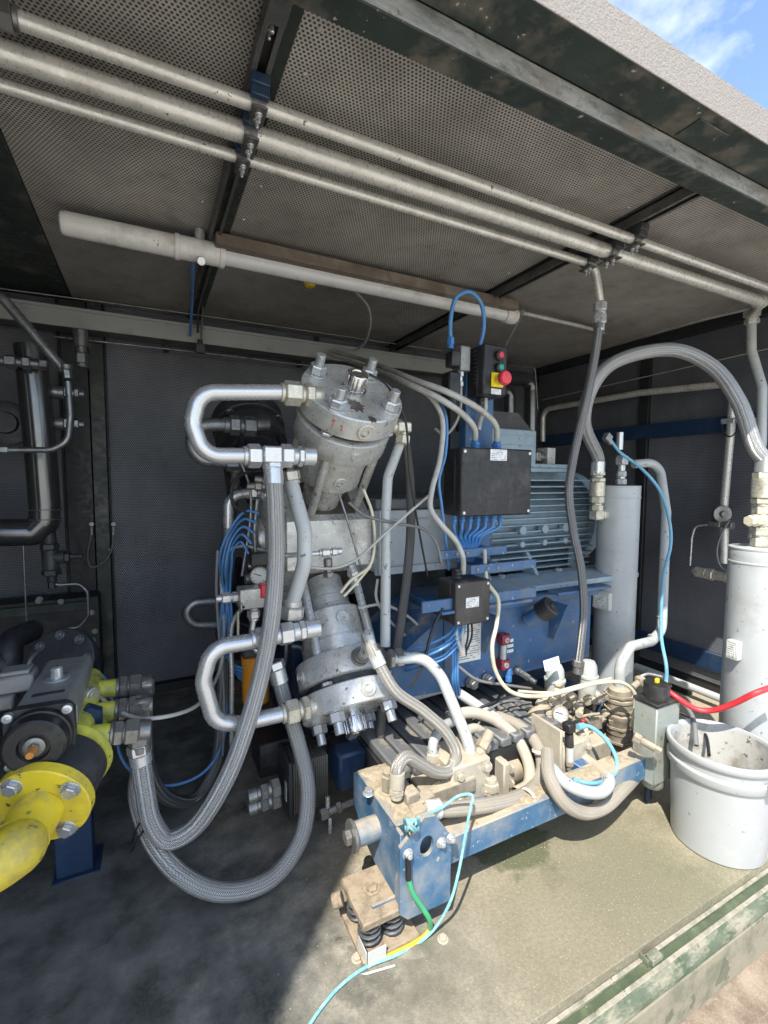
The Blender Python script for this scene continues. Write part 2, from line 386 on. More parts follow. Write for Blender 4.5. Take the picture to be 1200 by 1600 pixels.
braid('braid_light', (.62, .61, .57), (.16, .15, .13), .45, .55, (.52, .47, .38), .5)
braid('braid_dusty', (.52, .48, .41), (.24, .21, .17), .7, .1, (.46, .40, .31), .7)
braid('hose_wrap', (.16, .155, .145), (.05, .048, .045), .6, 0)

def label_mat(name, paper, ink, rows, cols):        # printed plate: rows of short dark dashes on pale paper
    t = NT(name); uv = t.coord('UV'); s = t.n('SeparateXYZ'); t.l(uv, s.inputs[0])
    v = t.math('MULTIPLY', s.outputs[1], rows); line = t.ramp(t.math('ABSOLUTE', t.math('SUBTRACT', t.math('FRACT', v), .5)), .16, .22, 1, 0)
    k = t.n('TexWhiteNoise', noise_dimensions='2D'); cv = t.n('CombineXYZ')
    t.l(t.math('FLOOR', t.math('MULTIPLY', s.outputs[0], cols)), cv.inputs[0]); t.l(t.math('FLOOR', v), cv.inputs[1]); t.l(cv.outputs[0], k.inputs['Vector'])
    f = t.math('MULTIPLY', line, t.ramp(k.outputs['Value'], .38, .42, 0, .85))
    edge = t.math('MULTIPLY', t.ramp(t.math('ABSOLUTE', t.math('SUBTRACT', s.outputs[0], .5)), .43, .45, 1, 0), t.ramp(t.math('ABSOLUTE', t.math('SUBTRACT', s.outputs[1], .5)), .43, .45, 1, 0))
    t.l(t.mix(t.math('MULTIPLY', f, edge), paper, ink), t.b.inputs['Base Color']); t.b.inputs['Roughness'].default_value = .4
label_mat('plate_print', (.70, .71, .70), (.05, .05, .06), 6, 16)
label_mat('chart_print', (.66, .66, .63), (.10, .10, .12), 18, 9)
label_mat('tag_print', (.70, .70, .74), (.08, .08, .38), 5, 9)

mat('ledge_sand', (.36, .33, .26), .8, 0, .3, 22, (.12, .14, .09), .5, 18, chips=(.08, .085, .06), ca=.6, bump=.5, bs=120)
mat('gutter_green', (.085, .11, .065), .4, 0, .25, 10, (.16, .19, .11), .45, 12, chips=(.3, .29, .2), ca=.3)
def floor_material():
    t = NT('floor_dust'); g = t.n('NewGeometry'); p = g.outputs['Position']; sp = t.n('SeparateXYZ'); t.l(p, sp.inputs[0])
    big = t.noise(p, 1.6, 7, .62); mid = t.noise(p, 7, 6, .65); fine = t.noise(p, 90, 3, .6); grain = t.noise(p, 210, 2, .55)
    c = t.mix(t.ramp(mid, .36, .66), (.055, .060, .060), (.20, .205, .195))
    # tan dust colour grows towards the right, broken up by noise
    f = t.math('ADD', t.math('MULTIPLY', t.ramp(sp.outputs[0], -.1, 1.0), .75), t.math('MULTIPLY', t.math('SUBTRACT', big, .5), 1.2))
    f = t.math('ADD', f, t.math('MULTIPLY', t.math('SUBTRACT', mid, .5), .7))
    c = t.mix(t.ramp(f, .15, .7, 0, .92), c, (.43, .37, .265))
    st = t.noise(p, 3.1, 6, .6); c = t.mix(t.ramp(st, .60, .635, 0, .55), c, (.035, .036, .036))
    mp = t.n('Mapping'); t.l(p, mp.inputs[0]); mp.inputs['Scale'].default_value = (9, 70, 1); mp.inputs['Rotation'].default_value = (0, 0, .6)
    c = t.mix(t.ramp(t.noise(mp.outputs[0], 1, 3, .5), .66, .72, 0, .35), c, (.27, .265, .24))
    def spot(x, y, r, nz): 
        v = t.n('VectorMath', operation='DISTANCE'); t.l(p, v.inputs[0]); v.inputs[1].default_value = (x, y, 0)
        return t.math('ADD', v.outputs['Value'], t.math('MULTIPLY', t.math('SUBTRACT', nz, .5), r*1.5))
    w = AZ(800, 1318, 0); m = AZ(880, 1330, 0); m2 = AZ(1010, 1370, 0); dk = AZ(930, 1440, 0)
    c = t.mix(t.ramp(spot(m2.x, m2.y, .34, mid), .12, .5, .8, 0), c, (.145, .155, .085))
    c = t.mix(t.ramp(spot(dk.x, dk.y, .40, mid), .25, .75, .72, 0), c, (.19, .17, .115))
    c = t.mix(t.ramp(spot(w.x, w.y, .30, t.math('ADD', t.math('MULTIPLY', big, .5), t.math('MULTIPLY', mid, .55))), .13, .16, .8, 0), c, (.07, .085, .035))
    c = t.mix(t.math('MULTIPLY', t.ramp(grain, .63, .69), t.ramp(f, .2, .6, .05, .6)), c, (.56, .50, .38))
    c = t.mix(t.math('MULTIPLY', t.ramp(fine, .38, .58, 1, 0), .4), c, (.15, .135, .09))
    t.l(c, t.b.inputs['Base Color'])
    t.l(t.ramp(f, 0, .6, .42, .9), t.b.inputs['Roughness']); t.bump(t.math('ADD', grain, fine), .5, .002)
floor_material()
def ground_material():           # concrete yard paled out of view for bounce light; darker soil-coloured strip by container
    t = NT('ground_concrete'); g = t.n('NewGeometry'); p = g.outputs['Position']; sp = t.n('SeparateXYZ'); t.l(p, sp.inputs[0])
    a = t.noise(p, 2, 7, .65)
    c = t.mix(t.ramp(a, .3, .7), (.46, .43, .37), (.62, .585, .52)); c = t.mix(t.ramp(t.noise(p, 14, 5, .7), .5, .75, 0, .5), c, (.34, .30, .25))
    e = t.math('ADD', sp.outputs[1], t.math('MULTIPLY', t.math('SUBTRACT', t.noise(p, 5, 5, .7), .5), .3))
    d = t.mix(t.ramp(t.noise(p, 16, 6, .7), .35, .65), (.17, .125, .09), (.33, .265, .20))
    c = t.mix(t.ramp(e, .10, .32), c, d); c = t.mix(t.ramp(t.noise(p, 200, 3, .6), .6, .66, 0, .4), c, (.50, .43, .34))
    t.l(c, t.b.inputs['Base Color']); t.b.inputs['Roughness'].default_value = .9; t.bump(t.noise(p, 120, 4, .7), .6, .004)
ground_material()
def sill_material():
    t = NT('sill_paint'); g = t.n('NewGeometry'); p = g.outputs['Position']
    mp = t.n('Mapping'); t.l(p, mp.inputs[0]); mp.inputs['Scale'].default_value = (.35, 1, 1)
    a = t.noise(p, 6, 6, .65); b = t.noise(mp.outputs[0], 30, 5, .7)
    c = t.mix(t.ramp(a, .35, .65), (.055, .085, .05), (.15, .17, .12)); c = t.mix(t.ramp(b, .46, .62, 0, .8), c, (.33, .30, .23)); c = t.mix(t.ramp(t.noise(p, 45, 5, .7), .6, .66, 0, .7), c, (.06, .06, .05))
    t.l(c, t.b.inputs['Base Color']); t.b.inputs['Roughness'].default_value = .75; t.bump(b, .5, .002)
sill_material()
def wallface_material():
    t = NT('sill_face_paint'); g = t.n('NewGeometry'); p = g.outputs['Position']
    a = t.noise(p, 9, 6, .65); b = t.noise(p, 60, 4, .7)
    c = t.mix(t.ramp(a, .45, .6), (.27, .245, .18), (.17, .17, .12)); c = t.mix(t.ramp(t.noise(p, 12, 4, .5), .62, .64, 0, .7), c, (.10, .11, .07)); c = t.mix(t.ramp(b, .6, .7, 0, .5), c, (.38, .35, .28))
    t.l(c, t.b.inputs['Base Color']); t.b.inputs['Roughness'].default_value = .85; t.bump(b, .5, .003)
wallface_material()
def roof_material():
    t = NT('roof_grit'); g = t.n('NewGeometry'); p = g.outputs['Position']
    b = t.noise(p, 170, 3, .7); c = t.mix(t.ramp(b, .35, .7), (.24, .22, .20), (.32, .295, .27)); c = t.mix(t.ramp(t.noise(p, 4, 5, .6), .4, .7, 0, .4), c, (.30, .26, .22))
    t.l(c, t.b.inputs['Base Color']); t.b.inputs['Roughness'].default_value = .95; t.bump(b, 1, .004)
roof_material()
def header_material():
    t = NT('header_scuffed'); g = t.n('NewGeometry'); p = g.outputs['Position']
    mp = t.n('Mapping'); t.l(p, mp.inputs[0]); mp.inputs['Scale'].default_value = (.25, 1, 1)
    a = t.noise(mp.outputs[0], 22, 6, .7); b = t.noise(p, 60, 5, .7)
    c = t.mix(t.ramp(a, .38, .62), (.09, .10, .095), (.27, .265, .25)); c = t.mix(t.ramp(b, .55, .68, 0, .7), c, (.05, .05, .045)); c = t.mix(t.ramp(t.noise(p, 5, 5, .7), .52, .62, 0, .7), c, (.19, .15, .115))
    t.l(c, t.b.inputs['Base Color']); t.b.inputs['Roughness'].default_value = .6; t.bump(b, .4, .002)
header_material()

# ------------------------------------------------------------------ the setting
X0, XR, YB, YF, ZC = -2.2, 3.06, 3.095, .76, 2.255
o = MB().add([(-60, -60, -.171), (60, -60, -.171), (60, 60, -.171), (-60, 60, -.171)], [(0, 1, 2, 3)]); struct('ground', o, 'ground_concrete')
o = MB().b2(X0, XR+.08, YF, YB+.06, -.10, 0, .002); struct('floor', o, 'floor_dust')
# sill: gutter, rim and outer face along the open side
sill = MB()
prof = [(.7598, -.10), (.7598, -.031), (.750, -.029), (.748, -.036), (.724, -.036), (.722, -.026), (.709, -.024), (.700, -.028), (.684, -.031), (.682, -.036), (.682, -.17), (.70, -.17)]
sill.prism([(y, z) for y, z in prof][::-1], (X0, 0, 0), (0, 1, 0), (0, 0, 1), (XR+.08-X0, 0, 0))
so = struct('sill', sill, 'sill_paint')
MB().b2(X0, XR+.08, .7482, .7590, -.0305, -.0275, .0008).build('gutter_ledge', 'ledge_sand', so)
MB().b2(X0, XR+.08, .7245, .7475, -.0358, -.0335, .0005).build('gutter', 'gutter_green', so)
MB().b2(X0, XR+.08, .7095, .7215, -.0255, -.0225, .001).build('rim_strip', 'ledge_sand', so)
fc = MB().b2(X0, XR+.08, .676, .6815, -.169, -.045, .001).build('sill_face', 'sill_face_paint', so)
hb = AZ(1022, 1497, -.02)
m = MB(); m.b2(hb.x-.022, hb.x+.022, hb.y-.012, hb.y+.012, -.036, -.008, .002); m.b2(hb.x-.03, hb.x-.024, hb.y-.002, hb.y+.03, -.036, -.012, .001); m.build('hinge_bracket', 'sill_paint', so)

# ceiling: perforated sheets between cross beams
ceil = struct('ceiling', MB().b2(X0, XR+.08, .80, YB+.06, ZC+.012, ZC+.04), 'black_steel')
for a, b in ((-.335, .235), (.312, 1.565), (1.63, XR)):
    MB().sheet((a, YB, ZC), (1, 0, 0), (0, -1, 0), b-a, YB-.90, .002).build('ceiling_panel', 'perf_ceiling', ceil)
MB().b2(X0, -.338, .90, YB, ZC-.006, ZC+.004).build('blank_panel', 'green_paint', ceil)
MB().b2(.236, .311, .90, YB, ZC-.008, ZC+.010).build('cross_beam', 'green_paint', ceil)
MB().b2(1.567, 1.629, .90, YB, ZC-.004, ZC+.010).build('cross_beam', 'black_steel', ceil)
sc = None
scr = [(x, .955) for x in (-.2, .0, .15, .38, .55, .72, .89, 1.06, 1.23, 1.40, 1.52, 1.7, 1.9, 2.1, 2.35, 2.6)]+[(.35, y) for y in (1.02, 1.14, 1.27, 1.43, 1.62, 1.85)]+[(1.53, y) for y in (1.15, 1.4, 1.75, 2.1)]+[(.2, y) for y in (1.0, 1.4, 1.8)]
for x, y in scr:
    p = V((x+random.uniform(-.008, .008), y, ZC-.0015))
    if sc is None: sc = MB().lathe(p, (0, 0, -1), [(-.001, .0065), (0, .0065), (.002, .005), (.003, .0)], 10).build('screw', 'zinc', ceil)
    else: copypart(sc, p, ceil)

# roof edge: gritty fascia, its underside, scuffed header face, header underside
roof = struct('roof', MB().b2(X0, XR+.3, .78, YB+.1, 2.297, 2.31, .002), 'roof_grit')
MB().b2(X0, XR+.3, .678, .6805, 2.148, 2.227, .001).build('fascia', 'roof_grit', roof)
MB().b2(X0, XR+.3, .681, .7745, 2.150, 2.226, .002).build('soffit', 'green_paint', roof)
MB().b2(X0, XR+.3, .7748, .778, 2.106, 2.149, .001).build('header_face', 'header_scuffed', roof)
MB().b2(X0, XR+.3, .7782, .840, 2.1065, 2.296, .003).build('header_beam', 'green_paint', roof)
MB().b2(X0, XR+.3, .8402, .915, ZC-.004, 2.296, .003).build('roof_rail', 'green_paint', roof)
p = A(1085, 212, .73); m = MB(); m.b2(p.x-.02, p.x+.10, .705, .765, 2.146, 2.1498, .001); m.build('soffit_plate', 'green_paint', roof)

# back wall
bw = struct('back_wall', MB().b2(X0, XR+.08, YB+.012, YB+.06, 0, ZC+.01), 'black_steel')
for a, b in ((-2.1, -.42), (-.19, 1.02), (1.06, 2.1), (2.14, 3.0)):
    MB().sheet((a, YB, .06), (1, 0, 0), (0, 0, 1), b-a, ZC-.06, .002).build('wall_panel', 'perf_wall', bw)
MB().b2(-.27, -.20, 3.02, YB+.008, 0, ZC-.01).build('post', 'green_paint', bw)
MB().b2(-.40, -.275, 3.05, YB+.009, 0, ZC-.01).build('post', 'black_steel', bw)
MB().b2(X0, XR, 3.06, YB+.007, .0, .05).build('skirting', 'black_steel', bw)
# right wall
rw = struct('right_wall', MB().b2(XR+.012, XR+.08, .86, YB+.06, 0, ZC+.01), 'black_steel')
for a, b in ((.90, 2.06), (2.14, 3.09)):
    MB().sheet((XR, b, .06), (0, -1, 0), (0, 0, 1), b-a, ZC-.06, .002).build('wall_panel', 'perf_wall', rw)
MB().b2(XR-.02, XR+.010, 2.065, 2.135, 0, ZC-.01).build('post', 'black_steel', rw)
MB().b2(XR-.05, XR-.003, .90, YB-.01, ZC-.06, ZC-.004).build('top_angle', 'black_steel', rw)
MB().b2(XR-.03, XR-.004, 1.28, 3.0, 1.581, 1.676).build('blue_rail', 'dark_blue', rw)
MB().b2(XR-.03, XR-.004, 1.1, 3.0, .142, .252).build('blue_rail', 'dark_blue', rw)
# left end wall and the front wall left of the opening
struct('left_wall', MB().b2(X0-.06, X0, .86, YB+.06, 0, ZC+.01), 'black_steel')
struct('front_wall', MB().b2(X0, -.98, .69, .74, 0, 2.149), 'green_paint')
# unseen column added left of and behind the viewer to shade the floor's left
mat('column_white', (.50, .50, .48), .45, 0, .1, 3, (.30, .27, .22), .3, 4)
cq = V((-2.13, -.27, -.171)); t_ = thing('added_shade_column', 'unseen pale column added outside to shade the left of the opening', 'column', cq)
MB().lathe(cq, (0, 0, 1), [(0, .75), (5.3, .75), (5.6, .5), (5.7, .0)], 48).build('shell', 'column_white', t_)
for z in (.4, 1.9, 3.4, 4.9): MB().ring(cq+V((0, 0, z)), (0, 0, 1), [(0, .74), (.01, .765), (.05, .765), (.06, .74)], 48).build('band', 'column_white', t_)

# ------------------------------------------------------------------ helpers: fittings, pipes, hoses
def chain(mb, p, d, specs):          # turned pieces one after another: ('c', length, r) round, ('h', length, r) hexagon
    p = V(p); d = V(d).normalized()
    for k, L, r in specs:
        q = p+d*L
        (mb.hex if k == 'h' else mb.cyl)(p, q, r)
        p = q
    return p
def near(o, ax, h, r, px, py):       # the point of a turned surface seen closest to a photograph pixel
    ex, ey, ez = frame(ax); best = None
    for k in range(360):
        t = R(k); d = ex*math.cos(t)+ey*math.sin(t); q = V(o)+ez*h+d*r
        if d.dot(CP-q) < 0: continue
        x, y = PX(q); e = (x-px)**2+(y-py)**2
        if best is None or e < best[0]: best = (e, q, d)
    return best[1], best[2]
def line(name, label, cat, pts, r, mat, rad=None, group=None, n=10, unit=.009, sub=7):
    return tag(MB().tube(pts, r, n, True, unit, rad, sub).build(name, mat), label, cat, group)
def part_line(parent, name, pts, r, mat, rad=None, n=10, unit=.009): return MB().tube(pts, r, n, True, unit, rad).build(name, mat, parent)
def hose(name, label, pts, r, mat, e0=None, e1=None, fit='zinc', group=None, rad=None, cat='hose', n=14):
    pts = [V(p) for p in pts]; t = thing(name, label, cat, min(pts, key=lambda p: p.z), group)
    MB().tube(pts, r, n, False, .009, rad).build('hose', mat, t)
    for p, d, e in ((pts[0], pts[0]-pts[1], e0), (pts[-1], pts[-1]-pts[-2], e1)):
        if e: m = MB(); d = d.normalized(); chain(m, p-d*e[0][1]*.8, d, e); m.build('fitting', fit, t)
    return t
def bolt(p, d, r=.012, h=.01, stud=0, washer=True):
    m = MB(); p = V(p); d = V(d).normalized()
    if washer: m.cyl(p, p+d*.0025, r*1.35, n=14)
    m.hex(p+d*.002, p+d*(.002+h), r)
    if stud: m.cyl(p+d*(.002+h), p+d*(.002+h+stud), r*.58, n=12)
    return m
def socket_plug(p, d, r):            # round port plug with a hexagon socket
    m = MB(); p = V(p); d = V(d).normalized()
    m.lathe(p-d*.004, d, [(0, r), (.007, r), (.0085, r*.94), (.0085, r*.80), (.0065, r*.76), (.0065, r*.62), (.009, r*.58), (.009, r*.36), (.001, r*.32), (.001, 0)], 20)
    return m
def label_plate(parent, name, c, ex, ey, w, h, mat='plate_print', t=.0015):
    c = V(c); ex = V(ex).normalized(); ey = V(ey).normalized(); nz = ex.cross(ey); m = MB()
    o = c-ex*w/2-ey*h/2+nz*t; vs = [o, o+ex*w, o+ex*w+ey*h, o+ey*h]; vs += [q-nz*t for q in vs]
    m.add(vs, [(0, 1, 2, 3)]+[(k, k+4, (k+1) % 4+4, (k+1) % 4) for k in range(4)], [[(0, 0), (1, 0), (1, 1), (0, 1)]]+[[(0, 0)]*4]*4)
    return m.build(name, mat, parent)

# ------------------------------------------------------------------ pipes, struts and light under the ceiling
def strut(x, y0, y1, w, label):
    t = thing('strut_channel', label, 'channel', (x, y0, ZC-.03), 'strut channels under the ceiling')
    z1 = ZC-.009; z0 = z1-.035
    m = MB(); m.b2(x-w/2, x-w/2+.0035, y0, y1, z0, z1, .0008); m.b2(x+w/2-.0035, x+w/2, y0, y1, z0, z1, .0008); m.b2(x-w/2+.004, x+w/2-.004, y0, y1, z1-.004, z1-.0005, .0008)
    m.b2(x-w/2+.0036, x-w/2+.011, y0, y1, z0, z0+.0035, .0008); m.b2(x+w/2-.011, x+w/2-.0036, y0, y1, z0, z0+.0035, .0008); m.build('channel', 'strut_metal', t)
    return t
st1 = strut(.252, .93, 2.72, .042, 'grey slotted strut channel along the left ceiling beam')
p = V((.252, .985, ZC-.0455)); m = MB(); m.b2(.231, .273, .925, 1.0, ZC-.049, ZC-.0445, .001); m.build('end_plate', 'strut_metal', st1)
bolt((.252, 1.02, ZC-.013), (0, 0, -1), .008, .012, .02).build('bolt', 'zinc', st1); bolt((.252, 1.045, ZC-.013), (0, 0, -1), .006, .01, .015).build('bolt', 'zinc', st1)
st2 = strut(1.598, .93, 3.05, .042, 'black slotted strut channel along the right ceiling beam')
PZ = 2.168
ctr = [(300, 128, .0165), (300, 180, .0255), (150, 178, .0155)]
PY = [AZ(x, y, PZ).y for x, y, r in ctr]
e2 = AZ(1163, 477, PZ); e3 = AZ(905, 410, PZ)
# first pipe: straight, collar at its left end
x0 = AZ(22, 40, PZ).x
t = thing('ceiling_pipe', 'straight grey pipe nearest the roof edge, collar at its left end', 'pipe', (1, PY[0], PZ), 'pipes under the ceiling')
MB().tube([(x0, PY[0], PZ), (2.99, PY[0], PZ)], ctr[0][2], 14).build('pipe', 'pipe_metal', t)
m = MB(); chain(m, (x0+.012, PY[0], PZ), (-1, 0, 0), [('c', .01, .021), ('h', .05, .027), ('c', .4, .02)]); m.build('collar', 'strut_metal', t)
# second pipe: the thick one, turns down at the right wall
t = thing('ceiling_pipe', 'thickest of the three grey ceiling pipes, turning down at the right wall', 'pipe', (1, PY[1], PZ), 'pipes under the ceiling')
w = [AX(1174, 500, 2.86), AX(1174, 548, 2.86), AX(1191, 605, 2.86), AX(1190, 690, 2.86), AX(1176, 842, 2.86)]
MB().tube([(-.6, PY[1], PZ), (e2.x+.02, PY[1], PZ), w[0]+V((0, 0, .03))], ctr[1][2], 14, rad=.05).build('pipe', 'pipe_metal', t)
m = MB(); chain(m, w[0]+V((0, 0, .05)), w[1]-w[0], [('h', .035, .038), ('c', .012, .03), ('h', .025, .034)]); m.build('union', 'pipe_metal', t)
MB().tube(w, .0225, 14, rad=.09).build('drop_pipe', 'pipe_paint', t)
m = MB(); chain(m, (e2.x-.02, PY[1], PZ), (1, 0, 0), [('c', .05, .032)]); m.build('sleeve', 'pipe_metal', t)
# third pipe: ends with an elbow and a flexible hose
t = thing('ceiling_pipe', 'thin grey ceiling pipe bending down into a braided hose', 'pipe', (1, PY[2], PZ), 'pipes under the ceiling')
q = A(938, 472, PY[2])
MB().tube([(-.6, PY[2], PZ), (e3.x+.075, PY[2], PZ), q], ctr[2][2], 14, rad=.06).build('pipe', 'pipe_metal', t)
m = MB(); q2 = chain(m, q, (0, 0, -1), [('h', .035, .026), ('c', .012, .022), ('h', .04, .026), ('c', .03, .02)]); m.build('coupling', 'zinc', t)
# clamps: blue bracket with a grey half shell, at both struts
def clamp(x, k, label, blue=True):
    y = PY[k]; r = ctr[k][2]
    t = thing('pipe_clamp', label, 'clamp', (x, y, PZ), 'clamps holding the ceiling pipes')
    m = MB(); m.b2(x-.021, x+.021, y-r-.028, y+r+.012, PZ+r+.001, ZC-.046, .002); m.b2(x-.021, x+.021, y-r-.022, y-r-.003, PZ-.004, PZ+r+.0015, .002); m.b2(x-.021, x+.021, y+r+.003, y+r+.011, PZ-.004, PZ+r+.0015, .002)
    m.build('bracket', 'dark_blue' if blue else 'cast_dark', t)
    m = MB(); m.ring((x-.016, y, PZ), (1, 0, 0), [(0, r+.001), (.032, r+.001), (.032, r+.008), (0, r+.008)], 20); m.b2(x-.0165, x+.0165, y-r-.02, y+r+.012, PZ-r-.012, PZ-r-.0075, .001); m.build('shell', 'strut_metal', t)
    for s in (-1, 1): bolt((x, y+s*(r*.55)-.004, PZ-r-.012), (0, 0, -1), .0065, .006, .012).build('bolt', 'zinc', t)
for k, wd in enumerate(('straight pipe nearest the roof edge', 'thick middle pipe', 'thin inner pipe')):
    clamp(.252, k, 'blue bracket clamp on the '+wd+', at the left ceiling beam')
    clamp(1.598, k, 'dark clamp on the '+wd+', at the right ceiling beam', False)

# long tubular light fitting
l0 = AZ(94, 351, 2.17); l1 = AZ(806, 493, 2.17); ly = (l0.y+l1.y)/2; l0.y = l1.y = ly
t = thing('tube_light', 'long unlit tubular light fitting with white end cover under the ceiling', 'light', l0)
xa = AZ(275, 375, 2.17).x; xb = AZ(352, 395, 2.17).x
def lx(a, b, prof, n=22): return MB().lathe((a, ly, 2.17), (1, 0, 0), prof, n)
lx(l0.x, xa, [(0, .026), (.006, .036), (.02, .040), (xa-l0.x, .041)]).build('end_cover', 'led_white', t)
lx(xa, xb, [(-.002, .046), (.012, .047), (.014, .043), (xb-xa-.02, .043), (xb-xa-.018, .046), (xb-xa, .046)]).build('collar', 'led_white', t)
tb = lx(xb, l1.x-.06, [(0, .034), (l1.x-.06-xb, .034)]); tb.build('tube', 'led_glass', t)
m = MB().lathe((l1.x-.065, ly, 2.17), (1, 0, 0), [(0, .040), (.05, .043), (.075, .038), (.08, .02)], 20); m.build('end_cap', 'led_white', t)
m = MB(); m.b2(xb-.04, l1.x-.03, ly-.075, ly-.030, 2.178, 2.225, .004); m.b2(xb-.04, l1.x-.03, ly-.0295, ly+.045, 2.207, 2.225, .002); m.build('reflector', 'led_brown', t)
xc_ = (xa+xb)/2; m = MB(); m.cyl((xc_, ly-.02, 2.128), (xc_, ly-.035, 2.12), .016, n=14); m.build('clamp_screw', 'zinc', t); m = MB(); m.cyl((xc_, ly-.0, 2.2), (xc_, ly, 2.25), .02, n=14); m.build('hanger_stud', 'zinc', t)
MB().b2(.24, .262, ly-.02, ly+.02, 2.212, 2.245).build('hanger', 'strut_metal', t)
MB().b2(1.59, 1.61, ly-.02, ly+.02, 2.2255, 2.25).build('hanger', 'strut_metal', t)
# yellow lamp button under the ceiling behind the light
p = AZ(484, 444, 2.235); m = MB(); m.lathe(p+V((0, 0, .018)), (0, 0, -1), [(0, .028), (.02, .028), (.03, .022), (.034, .0)], 18); tag(m.build('beacon', 'yellow_plastic'), 'small yellow dome lamp on the ceiling behind the tube light', 'lamp')

# ------------------------------------------------------------------ along the back wall, high up
t = thing('cable_tray', 'long grey cable tray running along the back wall', 'cable tray', (.5, 2.9, 2.05))
m = MB(); m.b2(-2.1, 2.0, 2.875, 2.885, 2.055, 2.150, .002); m.b2(-2.1, 2.0, 2.866, 2.874, 2.137, 2.154, .002); m.build('front_web', 'tray_grey', t)
m = MB(); m.b2(-2.1, 2.0, 2.886, 2.99, 2.055, 2.060, .001); m.build('bottom', 'strut_metal', t)
for x in (.1, .9, 1.7): MB().b2(x, x+.03, 2.99, 3.08, 2.03, 2.06).build('bracket', 'black_steel', t)
line('thin_rail', 'thin dark rail under the cable tray on the back wall', 'rail', [A(85, 526, 2.97), A(322, 552, 2.97), A(560, 581, 2.97)], .006, 'dark_zinc')
line('ceiling_wire', 'thin wire stretched along the top of the back wall', 'wire', [A(-20, 448, 2.95), A(300, 491, 2.95), A(690, 548, 2.95)], .0022, 'cable_grey', n=6)
line('blue_conduit', 'short blue cable hanging from the tube light to the tray', 'cable', [A(301, 405, ly+.01), A(300, 470, 2.5), A(297, 524, 2.86)], .0075, 'cable_blue')
t = thing('threaded_rod', 'dark threaded rod with a clamp hanging in front of the cable tray', 'rod', A(314, 552, 2.84)); 
MB().cyl(A(319, 428, 2.84), A(314, 540, 2.84), .005, n=8).build('rod', 'dark_zinc', t); q = A(313, 545, 2.84); m = MB(); m.box(q, (.05, .03, .05)); m.cyl(q+V((0, 0, .02)), q+V((0, 0, .05)), .014, n=10); m.build('clamp', 'cast_dark', t)
line('black_cable', 'black cable beside the rod above the cable tray', 'cable', [A(330, 415, 2.7), A(322, 460, 2.78), A(311, 480, 2.82), A(309, 520, 2.84)], .006, 'cable_black')

# dark pipework at the left, in front of the back wall
t = thing('insulated_pipe', 'thick black vertical pipe with a mitred elbow at the left', 'pipe', A(60, 840, 2.6))
pr_ = .062
MB().tube([A(47, 540, 2.6), A(63, 700, 2.6), A(70, 790, 2.6)], pr_, 20).build('pipe', 'dark_pipe', t)
MB().tube([A(70, 788, 2.6), A(70, 815, 2.6), A(52, 832, 2.6), A(-60, 832, 2.6)], pr_-.001, 20, rad=.03).build('elbow', 'dark_pipe', t)
for y in (797, 812): m = MB(); q = A(70, y, 2.6); m.cyl(q, q+V((0, 0, .006)), pr_+.004, n=20); m.build('seam_band', 'dark_zinc', t)
t = thing('handrail_pipe', 'dark bent tube crossing in front of the black pipe at the upper left', 'pipe', A(100, 580, 2.3))
MB().tube([A(-30, 440, 2.3), A(8, 470, 2.3), A(100, 578, 2.3)], .019, 12, rad=.08).build('tube', 'dark_zinc', t)
m = MB(); chain(m, A(103, 570, 2.29), V((.1, 0, -1)), [('c', .02, .02), ('h', .035, .017)]); m.build('fitting', 'dark_zinc', t)
MB().tube([A(106, 596, 2.29), A(110, 650, 2.29), A(106, 690, 2.29), A(80, 703, 2.29), A(10, 703, 2.29)], .012, 12, rad=.07).build('return_tube', 'dark_zinc', t)
m = MB(); chain(m, A(14, 703, 2.29), (-1, 0, 0), [('h', .05, .018), ('c', .3, .014)]); m.build('nut', 'dark_zinc', t)
t = thing('drain_filter', 'black drain filter with a bent tube below the black pipe', 'filter', A(80, 905, 2.6))
m = MB(); q = chain(m, A(76, 832, 2.6), (.02, 0, -1), [('c', .05, .028), ('h', .03, .038), ('c', .09, .034), ('h', .03, .040), ('c', .03, .02), ('h', .03, .018)]); m.build('body', 'cast_dark', t)
m = MB(); chain(m, A(82, 871, 2.6), (1, -.1, 0), [('c', .05, .03), ('h', .02, .03), ('c', .03, .013), ('h', .02, .012)]); m.build('outlet', 'cast_dark', t)
MB().tube([A(82, 910, 2.6), A(90, 914, 2.6), A(124, 912, 2.6), A(137, 925, 2.6), A(138, 962, 2.6), A(124, 980, 2.6), A(96, 983, 2.6)], .0075, 10, rad=.04).build('drain_tube', 'dark_zinc', t)
for k, (px, py) in enumerate(((88, 612), (88, 661))):
    m = MB(); chain(m, A(px-8, py, 2.65), (1, 0, 0), [('c', .05, .03), ('h', .02, .036), ('c', .02, .022), ('h', .02, .03), ('c', .02, .018)]); tag(m.build('pipe_coupling', 'dark_zinc'), ('upper', 'lower')[k]+' dark round coupling to the right of the black pipe', 'coupling', 'dark couplings')
m = MB(); chain(m, A(128, 575, 2.75), (0, 0, 1), [('c', .02, .03), ('h', .05, .03), ('c', .03, .026), ('c', .08, .032)]); tag(m.build('vent_fitting', 'dark_zinc'), 'dark upright fitting under the cable tray at the left', 'fitting')
m = MB(); q = chain(m, A(-40, 560, 2.5), (1, -.03, 0), [('c', .1, .02), ('h', .04, .03), ('c', .02, .02), ('h', .03, .03), ('c', .03, .022), ('h', .03, .024)]); tag(m.build('pipe_fitting', 'dark_zinc'), 'row of dark nuts at the left edge beside the black pipe', 'fitting')
m = MB(); q = A(12, 662, 2.7); m.lathe(q, (0, -1, 0), [(0, .10), (.03, .10), (.035, .09), (.035, .05), (.06, .045), (.06, 0)], 24); m.build
tag(m.build('blind_flange', 'cast_dark'), 'dark round flange behind the black pipe at the left edge', 'flange')
